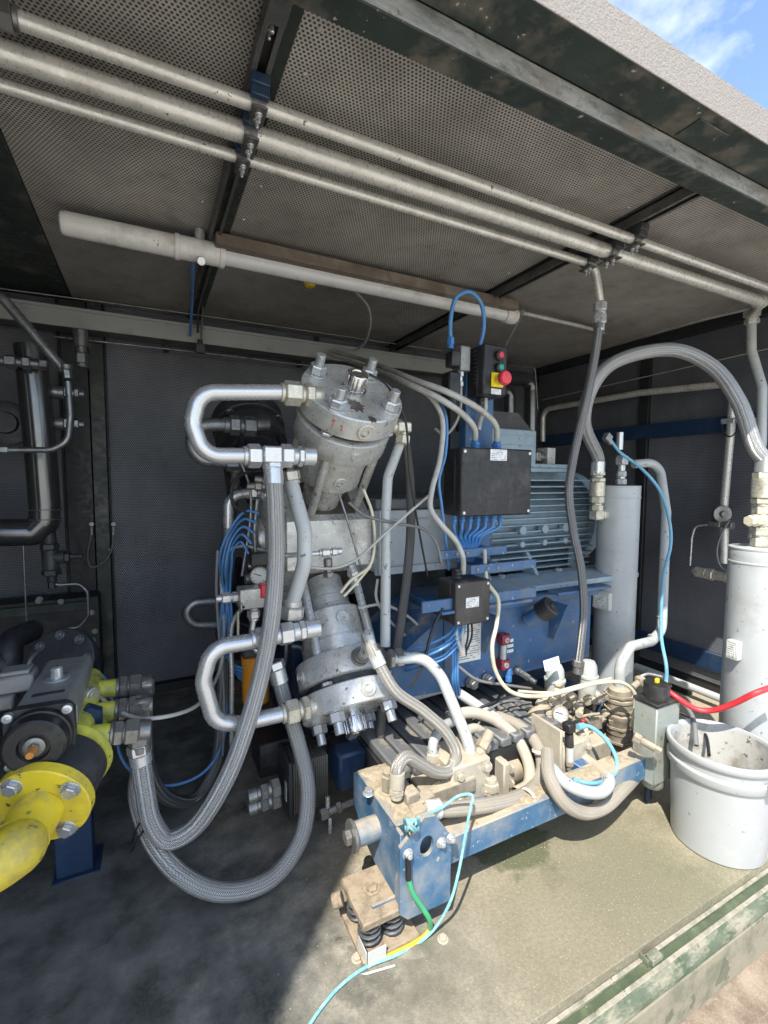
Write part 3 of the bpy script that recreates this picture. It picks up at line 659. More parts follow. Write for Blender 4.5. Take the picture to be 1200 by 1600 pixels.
# low black cabinet at the back left
t = thing('low_cabinet', 'low black steel cabinet against the back wall at the left', 'cabinet', (-1, 2.95, 0))
MB().b2(-2.1, -.255, 2.9, 3.05, .0, .665, .004).build('body', 'black_steel', t)
m = MB().b2(-2.1, -.30, 2.885, 2.8995, .60, .645, .002); m.build('top_strip', 'green_paint', t)
for px, py in ((95, 940), (143, 957), (148, 986), (145, 1000), (60, 939), (62, 936)): bolt(A(px, py, 2.899 if py > 945 else 2.884), (0, -1, 0), .011, .006).build('bolt', 'dark_zinc', t)
for k, (x, y0) in enumerate(((143, 822), (177, 822))):
    t = thing('hanging_tag', ('left', 'right')[k]+' white tag stub beside the black wall post', 'tag', A(x, y0, 3.0))
    m = MB(); m.cyl(A(x, y0-3, 3.0), A(x, y0-3, 2.99), .012, n=12); m.build('disc', 'white_label', t); m = MB(); m.cyl(A(x, y0+1, 3.0), A(x, y0+14, 3.0), .006, n=8); m.build('stem', 'zinc_yellow', t)
line('loop_cable', 'dark cable hanging in a loop between the two white tags', 'cable', [A(143, 836, 3.0), A(137, 870, 3.0), A(143, 886, 3.0), A(160, 880, 3.0), A(174, 860, 3.0), A(177, 836, 3.0)], .004, 'cable_dark_grey')
line('thin_rod', 'thin grey rod hanging below the black pipe at the left', 'rod', [A(36, 846, 2.6), A(43, 1005, 2.6)], .004, 'dark_zinc')

# ------------------------------------------------------------------ compressor
XC, CY, CZ = .645, 2.035, 1.035
ang = R(48)
UF = V((0, -math.cos(ang), math.sin(ang))); LF = V((0, -math.cos(ang), -math.sin(ang))); UR = V((0, math.cos(ang), math.sin(ang))); LR = V((0, math.cos(ang), -math.sin(ang)))
comp = thing('compressor', 'grey four-cylinder gas compressor with bolted round cylinder heads', 'compressor', (XC, CY, CZ-.3))
hw = .20      # crankcase: block with facets square to the cylinders
oct_ = []
for d in (LF, UF, UR, LR):
    s = d.cross(V((1, 0, 0)))
    oct_ += [d*.245-s*.13*(1 if d in (LF, UR) else 1), d*.245+s*.13]
pts = [(q.y, q.z) for q in oct_]; pts.sort(key=lambda q: math.atan2(q[1], q[0]))
cc = MB().prism(pts, (XC-.17, CY, CZ), (0, 1, 0), (0, 0, 1), (.36, 0, 0)).build('crankcase', 'cast_grey', comp)
m = MB(); m.lathe((XC-.1705, CY, CZ), (-1, 0, 0), [(0, .235), (.03, .235), (.036, .225), (.05, .20), (.05, .10), (.075, .09), (.075, 0)], 32); ec = m.build('end_cover', 'cast_grey', comp)
for k in range(8):
    t_ = R(22.5+45*k); bolt((XC-.206, CY+math.cos(t_)*.21, CZ+math.sin(t_)*.21), (-1, 0, 0), .013, .01).build('bolt', 'zinc', ec)
FL = .765
def cylinder(ax, xc, dark=False, front=True, up=True, off=(0, 0, 0)):
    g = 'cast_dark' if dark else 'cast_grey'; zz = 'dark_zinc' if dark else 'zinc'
    o = V((xc, CY, CZ))+V(off)+ax*FL          # centre of the outer face; profile runs inwards
    n_ = 44
    def tn(name, prof, mt=g, par=comp): return MB().lathe(o, -ax, prof, n_).build(name, mt, par)
    hd = tn('cylinder_head', [(0, .150), (0, .176), (.004, .181), (.078, .181), (.082, .177), (.084, .15)])
    tn('gasket_groove', [(.083, .15), (.112, .15)], 'cast_dark', hd)
    fl = tn('flange', [(.108, .150), (.109, .170), (.113, .175), (.194, .175), (.2, .171), (.202, .13)])
    bd = tn('cylinder_body', [(.19, .136), (.256, .136), (.258, .132), (.262, .132), (.264, .128), (.37, .128), (.376, .122), (.378, .094), (.402, .092), (.406, .086), (.437, .087), (.441, .082), (.475, .082), (.478, .077), (.53, .077)])
    ex, ey, ez = frame(ax, (1, 0, 0))
    for k in range(4):                 # studs with nuts on the head
        t_ = R(45+90*k)+(R(4) if up else R(-2)); d = ex*math.cos(t_)+ey*math.sin(t_)
        bolt(o+d*.142, ax, .029, .032, .038).build('stud_nut', zz, hd)
        bolt(o+d*.166-ax*.0835, -ax, .020, .012, 0, False).build('lock_nut', zz, hd)
        d2 = ex*math.cos(t_+R(8))+ey*math.sin(t_+R(8))
        MB().cyl(o+d2*.15-ax*.197, o+d2*.15-ax*.49, .0165, n=14).build('tie_rod', g, bd)
    kn = MB(); kn.lathe(o, ax, [(0, .044), (.014, .044), (.016, .041)], 24); kn.lathe(o+ax*.0155, ax, [(0, .037), (.050, .037), (.054, .034), (.054, .023), (.05, .021), (.05, 0)], 12)
    for k in range(12):
        t_ = R(30*k+15); d = ex*math.cos(t_)+ey*math.sin(t_); kn.bar(o+d*.0365+ax*.018, o+d*.0365+ax*.066, .007, .006, d, .001)
    kn.build('valve_cap', 'chrome' if not dark else 'dark_zinc', hd)
    return o, hd, fl, bd
uo, uhd, ufl, ubd = cylinder(UF, XC)
LF0 = LF; LF = V((0, -math.cos(R(53)), -math.sin(R(53))))
lo_, lhd, lfl, lbd = cylinder(LF, XC, up=False, off=(0, -.045, .02))
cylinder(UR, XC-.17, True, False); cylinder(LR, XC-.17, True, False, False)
def plug_at(o, ax, h, r, px, py, rr, par): q, d = near(o, -ax, h, r, px, py); socket_plug(q, d, rr).build('port_plug', 'cast_grey', par); return q, d
plug_at(uo, UF, .042, .181, 571, 677, .030, uhd); plug_at(uo, UF, .155, .175, 555, 719, .016, ufl); plug_at(uo, UF, .32, .128, 532, 752, .026, ubd); plug_at(uo, UF, .455, .082, 507, 798, .015, ubd)
plug_at(lo_, LF, .042, .181, 571, 1056, .030, lhd); plug_at(lo_, LF, .32, .128, 534, 957, .026, lbd); plug_at(lo_, LF, .15, .175, 466, 1055, .026, lfl)
# red pencil marks on the upper cylinder: an arrow, a 1 and a 2
def mark(o, ax, h, r, px, py, strokes, sc, par):
    q, d = near(o, -ax, h, r, px, py); up = ax; rt = up.cross(d).normalized()
    m = MB()
    for s in strokes: m.tube([q+d*.0012+rt*(x*sc)+up*(y*sc)-d*((x*sc)**2/(2*r)) for x, y in s], .0011, 5, sub=3)
    m.build('pencil_mark', 'red_ink', par)
mark(uo, UF, .042, .181, 522, 657, [[(0, -1), (.02, .1), (.05, 1)], [(-.3, .55), (.05, 1), (.3, .6)]], .020, uhd)
mark(uo, UF, .042, .181, 533, 670, [[(-.5, .5), (0, 1), (.05, 0), (.1, -1)], [(-.6, -1), (.6, -.9)]], .009, uhd)
mark(uo, UF, .32, .128, 499, 748, [[(-.5, .6), (0, 1), (.45, .6), (-.1, -.3), (-.6, -1), (.7, -.9)]], .008, ubd)
# dark oily drips on the upper head: thin spilt film
m = MB(); ex, ey, ez = frame(UF, (1, 0, 0)); pol = []
for k in range(26):
    t_ = 2*PI*k/26; rr = .030+(.018 if k % 3 == 0 else 0)*random.random()+random.uniform(-.006, .006); pol.append((rr*math.cos(t_)*.75, rr*math.sin(t_)))
qv = AX(557, 632, XC); dq = CP-uo
def facept(px, py):
    d = ray(px, py); tt = (uo+UF*.0-CP).dot(UF)/d.dot(UF); return CP+d*tt
m.prism(pol, facept(557, 634)+UF*.0004, ex, ey, UF*.0006); m.build('oil_stain', 'cast_oily', uhd)
pol2 = [(x*.55, y*.5) for x, y in pol]; MB().prism(pol2, facept(582, 655)+UF*.0004, ex, ey, UF*.0005).build('oil_stain', 'cast_oily', uhd)
# oil on the crankcase top facet
MB().box(V((XC, CY, CZ))+UF*.2462, (.26, .19, .0016), Matrix((V((1, 0, 0)), UF.cross(V((1, 0, 0))), UF)).transposed(), .0004).build('facet_plate', 'cast_oily', comp)
MB().box(V((XC, CY, CZ))+LF0*.2462, (.26, .19, .0016), Matrix((V((1, 0, 0)), LF0.cross(V((1, 0, 0))), LF0)).transposed(), .0004).build('facet_plate', 'cast_oily', comp)
m = MB(); q = A(512, 849, CY-.295); m.cyl(q, q+V((0, -.0, 0))+V((0, .02, 0)), .008, n=12); 
# coupling housing between compressor and motor
HY0, HX0, HX1 = 1.76, XC+.195, 1.36
ch = thing('coupling_housing', 'pale grey boxed coupling housing between compressor and motor', 'housing', (1.1, 2.0, .85))
MB().b2(HX0, HX1, HY0, 2.24, .905, 1.165, .004).build('housing', 'housing_grey', ch)
MB().b2(HX0, HX1, HY0-.022, HY0-.0005, .893, .925, .003).build('lower_flange', 'housing_grey', ch)
MB().b2(HX0, HX1, HY0-.018, HY0-.0005, 1.130, 1.166, .003).build('upper_flange', 'housing_grey', ch)
MB().b2(HX0+.01, HX1, HY0+.005, 2.22, 1.1655, 1.215, .006).build('top_cover', 'ridge_grey', ch)
MB().b2(HX0+.002, HX0+.022, HY0-.05, HY0-.0225, .90, 1.17, .003).build('end_flange', 'housing_grey', ch)
for z in (.93, 1.03, 1.13): bolt((HX0+.06, HY0-.0005, z-.02), (0, -1, 0), .011, .009).build('bolt', 'dark_zinc', ch)
for x in (HX0+.02, HX0+.045):
    for z in (.97, 1.0): bolt((x, HY0-.001, z), (0, -1, 0), .006, .006).build('bolt', 'dark_zinc', ch)

# ------------------------------------------------------------------ electric motor
MYc, MZc, MR = 2.05, 1.075, .255
mo = thing('electric_motor', 'blue-grey electric motor with horizontal cooling fins', 'motor', (1.85, MYc, .80))
MX0, MX1 = 1.38, 2.34
MB().lathe((MX0, MYc, MZc), (1, 0, 0), [(0, .20), (.02, .25), (.05, .262), (.09, .262), (.095, MR-.02), (MX1-MX0-.14, MR-.02), (MX1-MX0-.135, .275), (MX1-MX0-.06, .275), (MX1-MX0, .24), (MX1-MX0+.01, .1)], 40).build('stator', 'motor_blue', mo)
fin = None
for s in (-1, 1):
    for k in range(15):
        z = MZc-.235+k*.0325
        r0 = math.sqrt(max(0, (MR-.03)**2-(z-MZc)**2)) if abs(z-MZc) < MR-.03 else .04
        r1 = .275 if abs(z-MZc) < .2 else .255
        ye = MYc+s*r1
        MB().b2(MX0+.10, MX1-.15, MYc+s*(r0*.9), ye, z-.0035, z+.0035, .001).build('fin', 'motor_blue', mo)
for k in range(9):
    y = MYc-.13+k*.0325
    MB().b2(MX0+.10, MX1-.15, y-.0035, y+.0035, MZc+MR-.04, MZc+.268, .001).build('fin', 'motor_blue', mo)
# top plate with pockets, terminal box
tp = MB(); tp.b2(1.66, 2.05, 1.80, 2.2, MZc+.262, MZc+.285, .004)
for i in range(3): tp.b2(1.68+i*.125, 1.69+i*.125, 1.80, 2.2, MZc+.2855, MZc+.30, .002)
for j in (1.805, 1.90): tp.b2(1.6605, 2.0495, j, j+.01, MZc+.2852, MZc+.305, .002)
tp.build('top_plate', 'motor_blue', mo)
q0 = A(757, 664, 1.80); q1 = A(838, 706, 1.80)
tbx = MB(); tbx.b2(q0.x, q1.x, 1.80, 2.08, q1.z-.08, q0.z-.01, .005); tb_ = tbx.build('terminal_box', 'motor_blue', mo)
MB().prism([(q0.x+.01, q0.z-.009), (q1.x-.005, q0.z-.009), (q1.x-.10, q0.z+.075), (q0.x+.01, q0.z+.075)], (0, 1.83, 0), (1, 0, 0), (0, 0, 1), (0, .22, 0)).build('terminal_lid', 'box_grey', mo)
m = MB(); m.b2(q0.x+.03, q1.x-.02, 1.796, 1.7998, q1.z+.03, q0.z-.04, .002); m.build('lid_rib', 'motor_blue', tb_)
m = MB(); q = V((q1.x, 1.90, q1.z-.02)); chain(m, q, (1, 0, 0), [('h', .03, .045), ('c', .04, .036), ('h', .03, .042), ('c', .05, .028)]); m.build('cable_gland', 'fitting_dark', tb_)
MB().b2(q1.x+.14, q1.x+.20, 1.86, 1.94, q1.z-.06, q1.z+.03).build('gland_block', 'cast_grey', tb_)
for k in range(2):
    for j in range(3): m = MB(); q = V((1.66+j*.16, MYc-.262+.01*j, MZc-.03-.07*k)); m.cyl(q, q+V((0, -.035, 0)), .022-.006*k, n=16); m.build('boss', 'motor_blue', mo)
# feet
ft = MB().b2(1.35, 2.30, 1.70, 1.80, .795, .822, .004).build('foot', 'motor_blue', mo)
for x in (1.42, 1.72, 2.05): MB().prism([(0, 0), (.10, 0), (.10, .10), (.085, .12)], (x, 1.72, .8225), (0, 1, 0), (0, 0, 1), (.02, 0, 0)).build('foot_web', 'motor_blue', mo)
for x in (1.52, 1.90): bolt((x, 1.745, .8225), (0, 0, 1), .018, .014).build('foot_bolt', 'zinc', mo)
MB().prism([(1.30, .80), (2.28, .80), (2.28, .824), (1.30, .824)], (0, 1.56, -.008), (1, 0, 0), (0, -.0, 1), V((0, .135, .012))).build('foot_plate', 'motor_blue', mo)

# ------------------------------------------------------------------ gas pipes on the compressor's left side
Yp = 1.50
t = thing('loop_pipe', 'bright zinc U-shaped pipe beside the upper cylinder head', 'pipe', A(330, 710, Yp), 'U-shaped pipes')
MB().tube([A(444, 613, Yp), A(312, 613, Yp), A(300, 660, Yp), A(318, 712, Yp), A(388, 712, Yp)], .0245, 16, rad=.075).build('pipe', 'zinc', t)
m = MB(); chain(m, A(438, 613, Yp), (1, 0, 0), [('c', .012, .030), ('h', .055, .040), ('c', .012, .028), ('h', .03, .038), ('c', .03, .03)]); m.build('nut', 'zinc_yellow', t)
m = MB(); q = chain(m, A(380, 712, Yp), (1, 0, 0), [('c', .012, .030), ('h', .042, .038)]); m.build('nut', 'zinc', t)
tee = MB(); tee.box(A(424, 711, Yp), (.062, .058, .055), None, .006); tee.cyl(A(424, 711, Yp)+V((0, 0, -.02)), A(424, 711, Yp)+V((0, 0, -.055)), .026, n=18); tee.build('tee', 'zinc', t)
m = MB(); chain(m, A(438, 712, Yp), (1, 0, 0), [('h', .04, .038), ('c', .015, .028), ('h', .02, .034), ('c', .04, .03)]); m.build('nut', 'zinc', t)
t = thing('loop_pipe', 'dark U-shaped pipe behind the bright upper one', 'pipe', A(320, 715, 1.95), 'U-shaped pipes')
MB().tube([A(420, 663, 1.95), A(312, 664, 1.95), A(297, 690, 1.95), A(310, 718, 1.95), A(360, 722, 1.95)], .025, 14, rad=.06).build('pipe', 'dark_zinc', t)
m = MB(); chain(m, A(350, 664, 1.95), (1, 0, 0), [('c', .02, .03), ('h', .04, .04), ('c', .015, .03), ('h', .05, .04)]); m.build('nut', 'dark_zinc', t)
m = MB(); chain(m, A(352, 722, 1.95), (1, 0, 0), [('h', .05, .036), ('c', .03, .03)]); m.build('nut', 'dark_zinc', t)
Yl = 1.50
t = thing('loop_pipe', 'bright zinc U-shaped pipe beside the lower cylinder', 'pipe', A(330, 1130, Yl), 'U-shaped pipes')
MB().tube([A(452, 991, Yl), A(395, 1002, Yl), A(330, 1012, Yl), A(317, 1065, Yl), A(335, 1128, Yl), A(372, 1131, Yl), A(452, 1113, Yl)], .0255, 16, rad=.085).build('pipe', 'zinc', t)
m = MB(); chain(m, A(392, 1000, Yl), A(452, 989, Yl)-A(392, 1000, Yl), [('c', .012, .031), ('h', .05, .036), ('c', .03, .03), ('h', .045, .038), ('c', .02, .03), ('h', .022, .034), ('c', .05, .03)]); m.build('nut', 'zinc', t)
m = MB(); chain(m, A(440, 1116, Yl), A(452, 1113, Yl)-A(440, 1116, Yl), [('c', .012, .031), ('h', .045, .042), ('c', .012, .03), ('h', .025, .042), ('c', .04, .03)]); m.build('nut', 'zinc_yellow', t)
t = thing('loop_pipe', 'small dark U-shaped pipe against the perforated wall', 'pipe', A(310, 980, 2.2), 'U-shaped pipes')
MB().tube([A(345, 938, 2.2), A(302, 941, 2.2), A(289, 958, 2.2), A(302, 976, 2.2), A(345, 976, 2.2)], .022, 14, rad=.06).build('pipe', 'dark_zinc', t)
# pale pipe between both cylinders
t = thing('link_pipe', 'pale cranked pipe joining upper and lower cylinder behind the braided hose', 'pipe', A(455, 950, 1.52))
MB().tube([A(453, 748, 1.60), A(476, 830, 1.52), A(476, 880, 1.52), A(456, 944, 1.56)], .0255, 16, rad=.10).build('pipe', 'pipe_paint', t)
m = MB(); chain(m, A(458, 938, 1.56), V((-.12, 0, -1)), [('c', .02, .032), ('h', .045, .044)]); m.build('nut', 'cast_grey', t)
m = MB(); chain(m, A(455, 756, 1.6), V((-.12, 0, 1)), [('c', .012, .032), ('h', .035, .036)]); m.build('nut', 'cast_grey', t)
# braided hoses from compressor to the manifold at the left
hose('braided_hose', 'bright braided steel hose hanging from the upper cylinder and curving left to the yellow valve',
     [A(427, 738, Yp), A(430, 800, 1.48), A(431, 880, 1.46), A(421, 990, 1.45), A(393, 1110, 1.45), A(352, 1220, 1.45), A(300, 1296, 1.47), A(262, 1312, 1.48), A(238, 1285, 1.50), A(226, 1230, 1.52), A(219, 1180, 1.525)], .0275, 'braid_steel',
     [('c', .05, .031), ('h', .03, .034)], [('c', .03, .031), ('h', .03, .034)], group='braided hoses', n=18)
hose('braided_hose', 'thick braided hose looping low over the floor from the lower cylinder',
     [A(433, 1050, 1.62), A(445, 1095, 1.6), A(466, 1160, 1.54), A(481, 1235, 1.47), A(470, 1310, 1.42), A(425, 1372, 1.39), A(350, 1394, 1.39), A(284, 1368, 1.44), A(236, 1310, 1.53), A(214, 1240, 1.62), A(222, 1180, 1.64), A(223, 1130, 1.64)], .0265, 'braid_steel',
     [('c', .05, .031), ('h', .03, .034)], None, group='braided hoses', n=18)
hose('braided_hose', 'dark braided hose at the back behind the two looping hoses', [A(226, 1090, 1.75), A(232, 1200, 1.80), A(258, 1245, 1.85), A(305, 1248, 1.95), A(335, 1200, 1.98), A(347, 1120, 2.0), A(350, 1000, 2.02), A(355, 860, 2.05), A(357, 832, 2.05)], .024, 'braid_dark', None, [('c', .09, .030)], 'dark_zinc', group='braided hoses')
t = thing('elbow_pipe', 'zinc elbow above the dark braided hose at the back', 'pipe', A(356, 820, 2.05))
MB().tube([A(357, 828, 2.05), A(357, 775, 2.05), A(395, 769, 2.05)], .021, 14, rad=.06).build('pipe', 'zinc', t); m = MB(); chain(m, A(384, 770, 2.05), (1, 0, 0), [('c', .015, .027), ('h', .03, .032), ('c', .05, .025)]); m.build('nut', 'zinc', t)
line('wall_hose', 'black hose running down behind the upper loop pipe', 'hose', [A(368, 735, 2.1), A(366, 780, 2.1), A(358, 830, 2.15), A(348, 1000, 2.2), A(344, 1150, 2.2)], .02, 'hose_black')
m = MB(); chain(m, A(369, 738, 2.1), (0, 0, 1), [('c', .05, .026), ('h', .03, .03)]); tag(m.build('hose_union', 'fitting_dark'), 'dark union under the dark U-shaped pipe', 'fitting')
t = thing('cable_tie', 'black tie binding the two braided hoses together', 'tie', A(225, 1300, 1.6))
for k in range(2): MB().tube([A(206, 1318-k*0+12*k, 1.54), A(215, 1292+20*k, 1.505), A(232, 1272+17*k, 1.52), A(252, 1268+18*k, 1.56)], .0035, 6).build('strap', 'cable_black', t)

# ------------------------------------------------------------------ yellow valve group at the left
vt = thing('ball_valve', 'yellow flanged valve with grey actuator at the left edge', 'valve', A(80, 1250, 1.5))
fc_ = A(62, 1263, 1.37); fa = V((-.28, -.93, -.24)).normalized(); ex, ey, ez = frame(fa)
fl_ = MB().lathe(fc_-fa*.034, fa, [(0, .110), (.003, .114), (.029, .114), (.032, .111), (.034, .075), (.034, 0)], 44).build('flange', 'yellow_paint', vt)
for k in range(4):
    t_ = R(45+90*k)-R(12); d = ex*math.cos(t_)+ey*math.sin(t_); bolt(fc_+d*.090-fa*.001, fa, .018, .014).build('bolt', 'zinc', fl_)
MB().lathe(fc_-fa*.034, -fa, [(0, .09), (.004, .104), (.105, .104), (.11, .09)], 40).build('body', 'cast_dark', vt)
MB().lathe(fc_-fa*.145, -fa, [(0, .108), (.02, .110), (.024, .105), (.03, .06), (.16, .05)], 40).build('rear_flange', 'yellow_green', vt)
e0 = fc_-fa*.002
MB().tube([e0, e0+fa*.10+V((-.005, 0, -.005)), A(30, 1325, 1.22), A(-10, 1352, 1.20), A(-60, 1372, 1.20)], .056, 24, rad=.11).build('elbow', 'yellow_paint', vt)
m = MB(); m.ring(e0+fa*.075, fa, [(0, .052), (.006, .059), (.012, .052)], 28); m.build('weld_bead', 'yellow_paint', vt)
# actuator along Y
ac = thing('valve_actuator', 'grey pneumatic actuator with black end cap on the yellow valve', 'actuator', A(75, 1130, 1.6))
a0 = A(62, 1150, 1.43); a1 = a0+V((.02, .36, .01)); ax = (a1-a0).normalized(); ex, ey, ez = frame(ax)
def rb(w, h, c, n=6):
    out = []
    for sx, sy, s0 in ((1, 1, 0), (-1, 1, 90), (-1, -1, 180), (1, -1, 270)):
        for k in range(n): t_ = R(s0+90*k/(n-1)); out.append((sx*(w-c)+c*math.cos(t_), sy*(h-c)+c*math.sin(t_)))
    return out
MB().prism([(y, x) for x, y in rb(.066, .066, .02)], a0+ax*.03, ex, ey, ax*.33).build('housing', 'actuator_grey', ac)
MB().prism([(y, x) for x, y in rb(.076, .076, .03)], a0+ax*.004, ex, ey, ax*.0255).build('end_plate', 'cast_dark', ac)
m = MB(); m.lathe(a0+ax*.0035, -ax, [(-.002, .074), (.02, .074), (.022, .07), (.055, .068), (.06, .062), (.06, .036), (.048, .033), (.048, 0)], 34); cap = m.build('end_cap', 'black_plastic', ac)
m = MB(); m.lathe(a0-ax*.048, -ax, [(0, .024), (.006, .024), (.008, .02), (.008, .012)], 24); m.hex(a0-ax*.052, a0-ax*.064, .013); m.build('lock_nut', 'fitting_dark', cap)
m = MB(); m.cyl(a0-ax*.064, a0-ax*.092, .009, n=12); m.build('adjuster', 'orange_plastic', cap)
for sx, sy in ((-1, -1), (-1, 1), (1, -1), (1, 1)):
    q = a0+ex*.063*sx+ey*.063*sy+ax*.004; m = MB(); m.lathe(q, -ax, [(0, .012), (.014, .012), (.015, .010), (.015, .006), (.008, .005), (.008, 0)], 14); m.build('bolt', 'zinc', ac)
q = a0+ax*.20+V((0, 0, .0655)); m = MB(); m.lathe(q, (0, 0, 1), [(0, .034), (.004, .034), (.006, .026), (.006, .016), (.034, .015), (.037, .011), (.037, 0)], 18); m.build('shaft', 'zinc', ac)
q = a0+ax*.10+V((0, 0, .0665)); m = MB(); m.box(q, (.075, .016, .004), None, .001); m.build('name_strip', 'cast_dark', ac)
label_plate(ac, 'side_label', a0+ax*.07+ey*.0675*(-1 if ey.x < 0 else 1)+V((0, 0, -.005)), V((0, 1, 0)), V((0, 0, 1)), .03, .07, 'white_label')
m = MB(); q = a0+V((.068, .24, .0)); chain(m, q, (.7, -.6, -.1), [('h', .02, .02), ('c', .02, .024), ('c', .006, .016)]); m.build('exhaust_silencer', 'zinc_yellow', ac)
m = MB(); q = A(27, 1063, 1.68); m.box(q, (.09, .08, .05), None, .006); m.box(q+V((-.05, -.01, -.045)), (.10, .09, .04), None, .006); m.box(q+V((.0, -.0, .031)), (.07, .06, .012), None, .003); tag(m.build('solenoid_valve', 'actuator_grey'), 'small grey solenoid box left of the actuator', 'solenoid')
line('solenoid_cable', 'dark cable rising from the solenoid box at the left', 'cable', [A(38, 1052, 1.68), A(48, 1030, 1.72), A(57, 1020, 1.8)], .005, 'cable_dark_grey')
# second, dark flanged pipe behind
t = thing('pipe_flange', 'black bolted flange of the pipe behind the actuator', 'flange', A(90, 1050, 2.1)); q = A(93, 1035, 2.05); fa2 = V((-.35, -.75, .35)).normalized()
MB().lathe(q, fa2, [(-.12, .09), (-.03, .09), (-.029, .125), (0, .125), (.004, .12), (.004, .0)], 34).build('flange', 'cast_dark', t); ex, ey, ez = frame(fa2)
for k in range(8): t_ = R(45*k+10); bolt(q+fa2*.004+(ex*math.cos(t_)+ey*math.sin(t_))*.10, fa2, .013, .01).build('bolt', 'dark_zinc', t)
line('black_pipe', 'dark bent pipe rising behind the solenoid box at the left edge', 'pipe', [A(-20, 1030, 2.2), A(10, 1040, 2.2), A(16, 1005, 2.25), A(50, 985, 2.4)], .045, 'cast_dark', n=16)
# yellow-green stubs, dark nuts and tees
man = thing('manifold', 'dark manifold of tees with three yellow-green stubs right of the valve', 'manifold', A(200, 1150, 1.8))
def stub(pa, pb, Y, name='stub'):
    a = A(*pa, Y); b = A(*pb, Y); d = (b-a).normalized(); L = (b-a).length
    m = MB(); m.cyl(a, b, .030, n=20); m.build(name, 'yellow_green', man)
    m = MB(); e = chain(m, b, d, [('c', .008, .034), ('h', .025, .036), ('c', .004, .03), ('h', .038, .038), ('c', .03, .03)]); m.build('nut', 'fitting_dark', man); return e
q = A(128, 1100, 1.95); m = MB(); m.cyl(A(137, 1062, 1.80), A(112, 1172, 1.47), .045, n=20); m.build('header', 'yellow_green', man)
e1_ = stub((150, 1079), (182, 1075), 1.74); e2_ = stub((145, 1115), (180, 1110), 1.64); e3_ = stub((125, 1152), (172, 1147), 1.52)
m = MB(); q = A(226, 1073, 1.74); m.box(q, (.06, .055, .065), None, .01); m.build('elbow_block', 'fitting_dark', man)
m = MB(); q = A(223, 1108, 1.64); m.box(q, (.058, .058, .085), None, .01); m.build('elbow_block', 'fitting_dark', man)
m = MB(); q = A(218, 1147, 1.525); m.box(q, (.06, .06, .07), None, .012); m.cyl(q+V((0, 0, -.03)), q+V((0, 0, -.05)), .031, n=18); m.build('elbow_block', 'fitting_dark', man)
MB().lathe(A(140, 1118, 1.60), (0, -1, 0), [(0, .04), (.03, .04), (.035, .035), (.035, 0)], 6).build('blue_cap', 'dark_blue', man)
sp_ = thing('support_post', 'dark blue square post carrying the yellow valve', 'post', (-.25, 1.76, 0))
xl, xr_ = A(86, 1350, 1.735).x, A(146, 1350, 1.735).x
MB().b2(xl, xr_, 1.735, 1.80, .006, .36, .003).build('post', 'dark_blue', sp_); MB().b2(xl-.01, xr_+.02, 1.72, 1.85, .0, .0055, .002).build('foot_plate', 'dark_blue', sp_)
line('pale_cable', 'pale grey cable drooping from the actuator across to the loop pipes', 'cable', [A(152, 1086, 1.7), A(175, 1104, 1.65), A(210, 1121, 1.58), A(250, 1121, 1.55), A(300, 1107, 1.6), A(330, 1075, 1.75), A(346, 1035, 1.9), A(350, 980, 1.98), A(346, 900, 2.0), A(356, 862, 1.98), A(380, 853, 1.95), A(418, 862, 1.9)], .0065, 'cable_grey')
line('blue_cable', 'dull blue cable curving up from the floor behind the braided hoses', 'cable', [A(150, 1048, 2.0), A(165, 1062, 2.0), A(178, 1110, 1.95), A(190, 1185, 1.9), A(230, 1222, 1.88), A(275, 1226, 1.88), A(320, 1205, 1.9), A(348, 1160, 1.95), A(355, 1080, 2.0), A(352, 1000, 2.02)], .006, 'cable_blue')

# ------------------------------------------------------------------ blue frame, reservoir and column
fr = thing('base_frame', 'blue welded steel base frame under compressor and motor', 'frame', (1.2, 1.6, .05))
YFR = 1.085
MB().b2(.77, 1.84, YFR, YFR+.075, .15, .235, .003).build('front_beam', 'frame_blue_dusty', fr)
MB().b2(.62, 2.05, 2.30, 2.40, .055, .235, .003).build('rear_beam', 'frame_blue', fr)
for x in (.95, 1.45, 1.95): MB().b2(x-.04, x+.04, YFR+.076, 2.299, .151, .23, .003).build('cross_beam', 'frame_blue', fr)
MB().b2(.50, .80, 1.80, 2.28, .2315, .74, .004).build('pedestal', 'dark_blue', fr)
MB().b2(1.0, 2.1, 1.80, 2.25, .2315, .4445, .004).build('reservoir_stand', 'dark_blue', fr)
# reservoir
rs = thing('oil_reservoir', 'blue oil reservoir below the motor with sight gauge', 'reservoir', (1.5, 1.8, .44))
RY = 1.52
x0 = A(694, 1000, RY).x; x1 = A(922, 1000, RY).x
MB().b2(x0, x1, RY, 2.3, .445, .782, .004).build('tank', 'frame_blue', rs)
MB().b2(x0-.02, x1+.02, RY-.025, RY-.0005, .755, .79, .003).build('top_rim', 'frame_blue', rs)
pg = [A(*q_, RY) for q_ in ((606, 1096), (692, 1080), (692, 965), (668, 985), (632, 1018), (606, 1050))]; MB().prism([(q_.x, q_.z) for q_ in pg], (0, RY, 0), (1, 0, 0), (0, 0, 1), (0, .5, 0)).build('side_tank', 'frame_blue', rs)
MB().b2(.84, 1.30, 1.9, 2.2, .50, .90, .004).build('inner_plate', 'cast_dark', rs)
for px in (752, 858): 
    q = A(px, 950, RY); MB().prism([(0, 0), (-.10, 0), (-.03, -.17), (0, -.17)], (q.x, RY-.001, .7545), (0, 1, 0), (0, 0, 1), (.012, 0, 0)).build('bracket_web', 'frame_blue', rs)
q = A(666, 952, RY-.10); q1 = A(862, 930, RY-.10)
MB().b2(A(690, 940, RY-.11).x, A(832, 930, RY-.11).x, RY-.115, RY-.026, .80, .812, .002).build('shelf', 'frame_blue', rs)
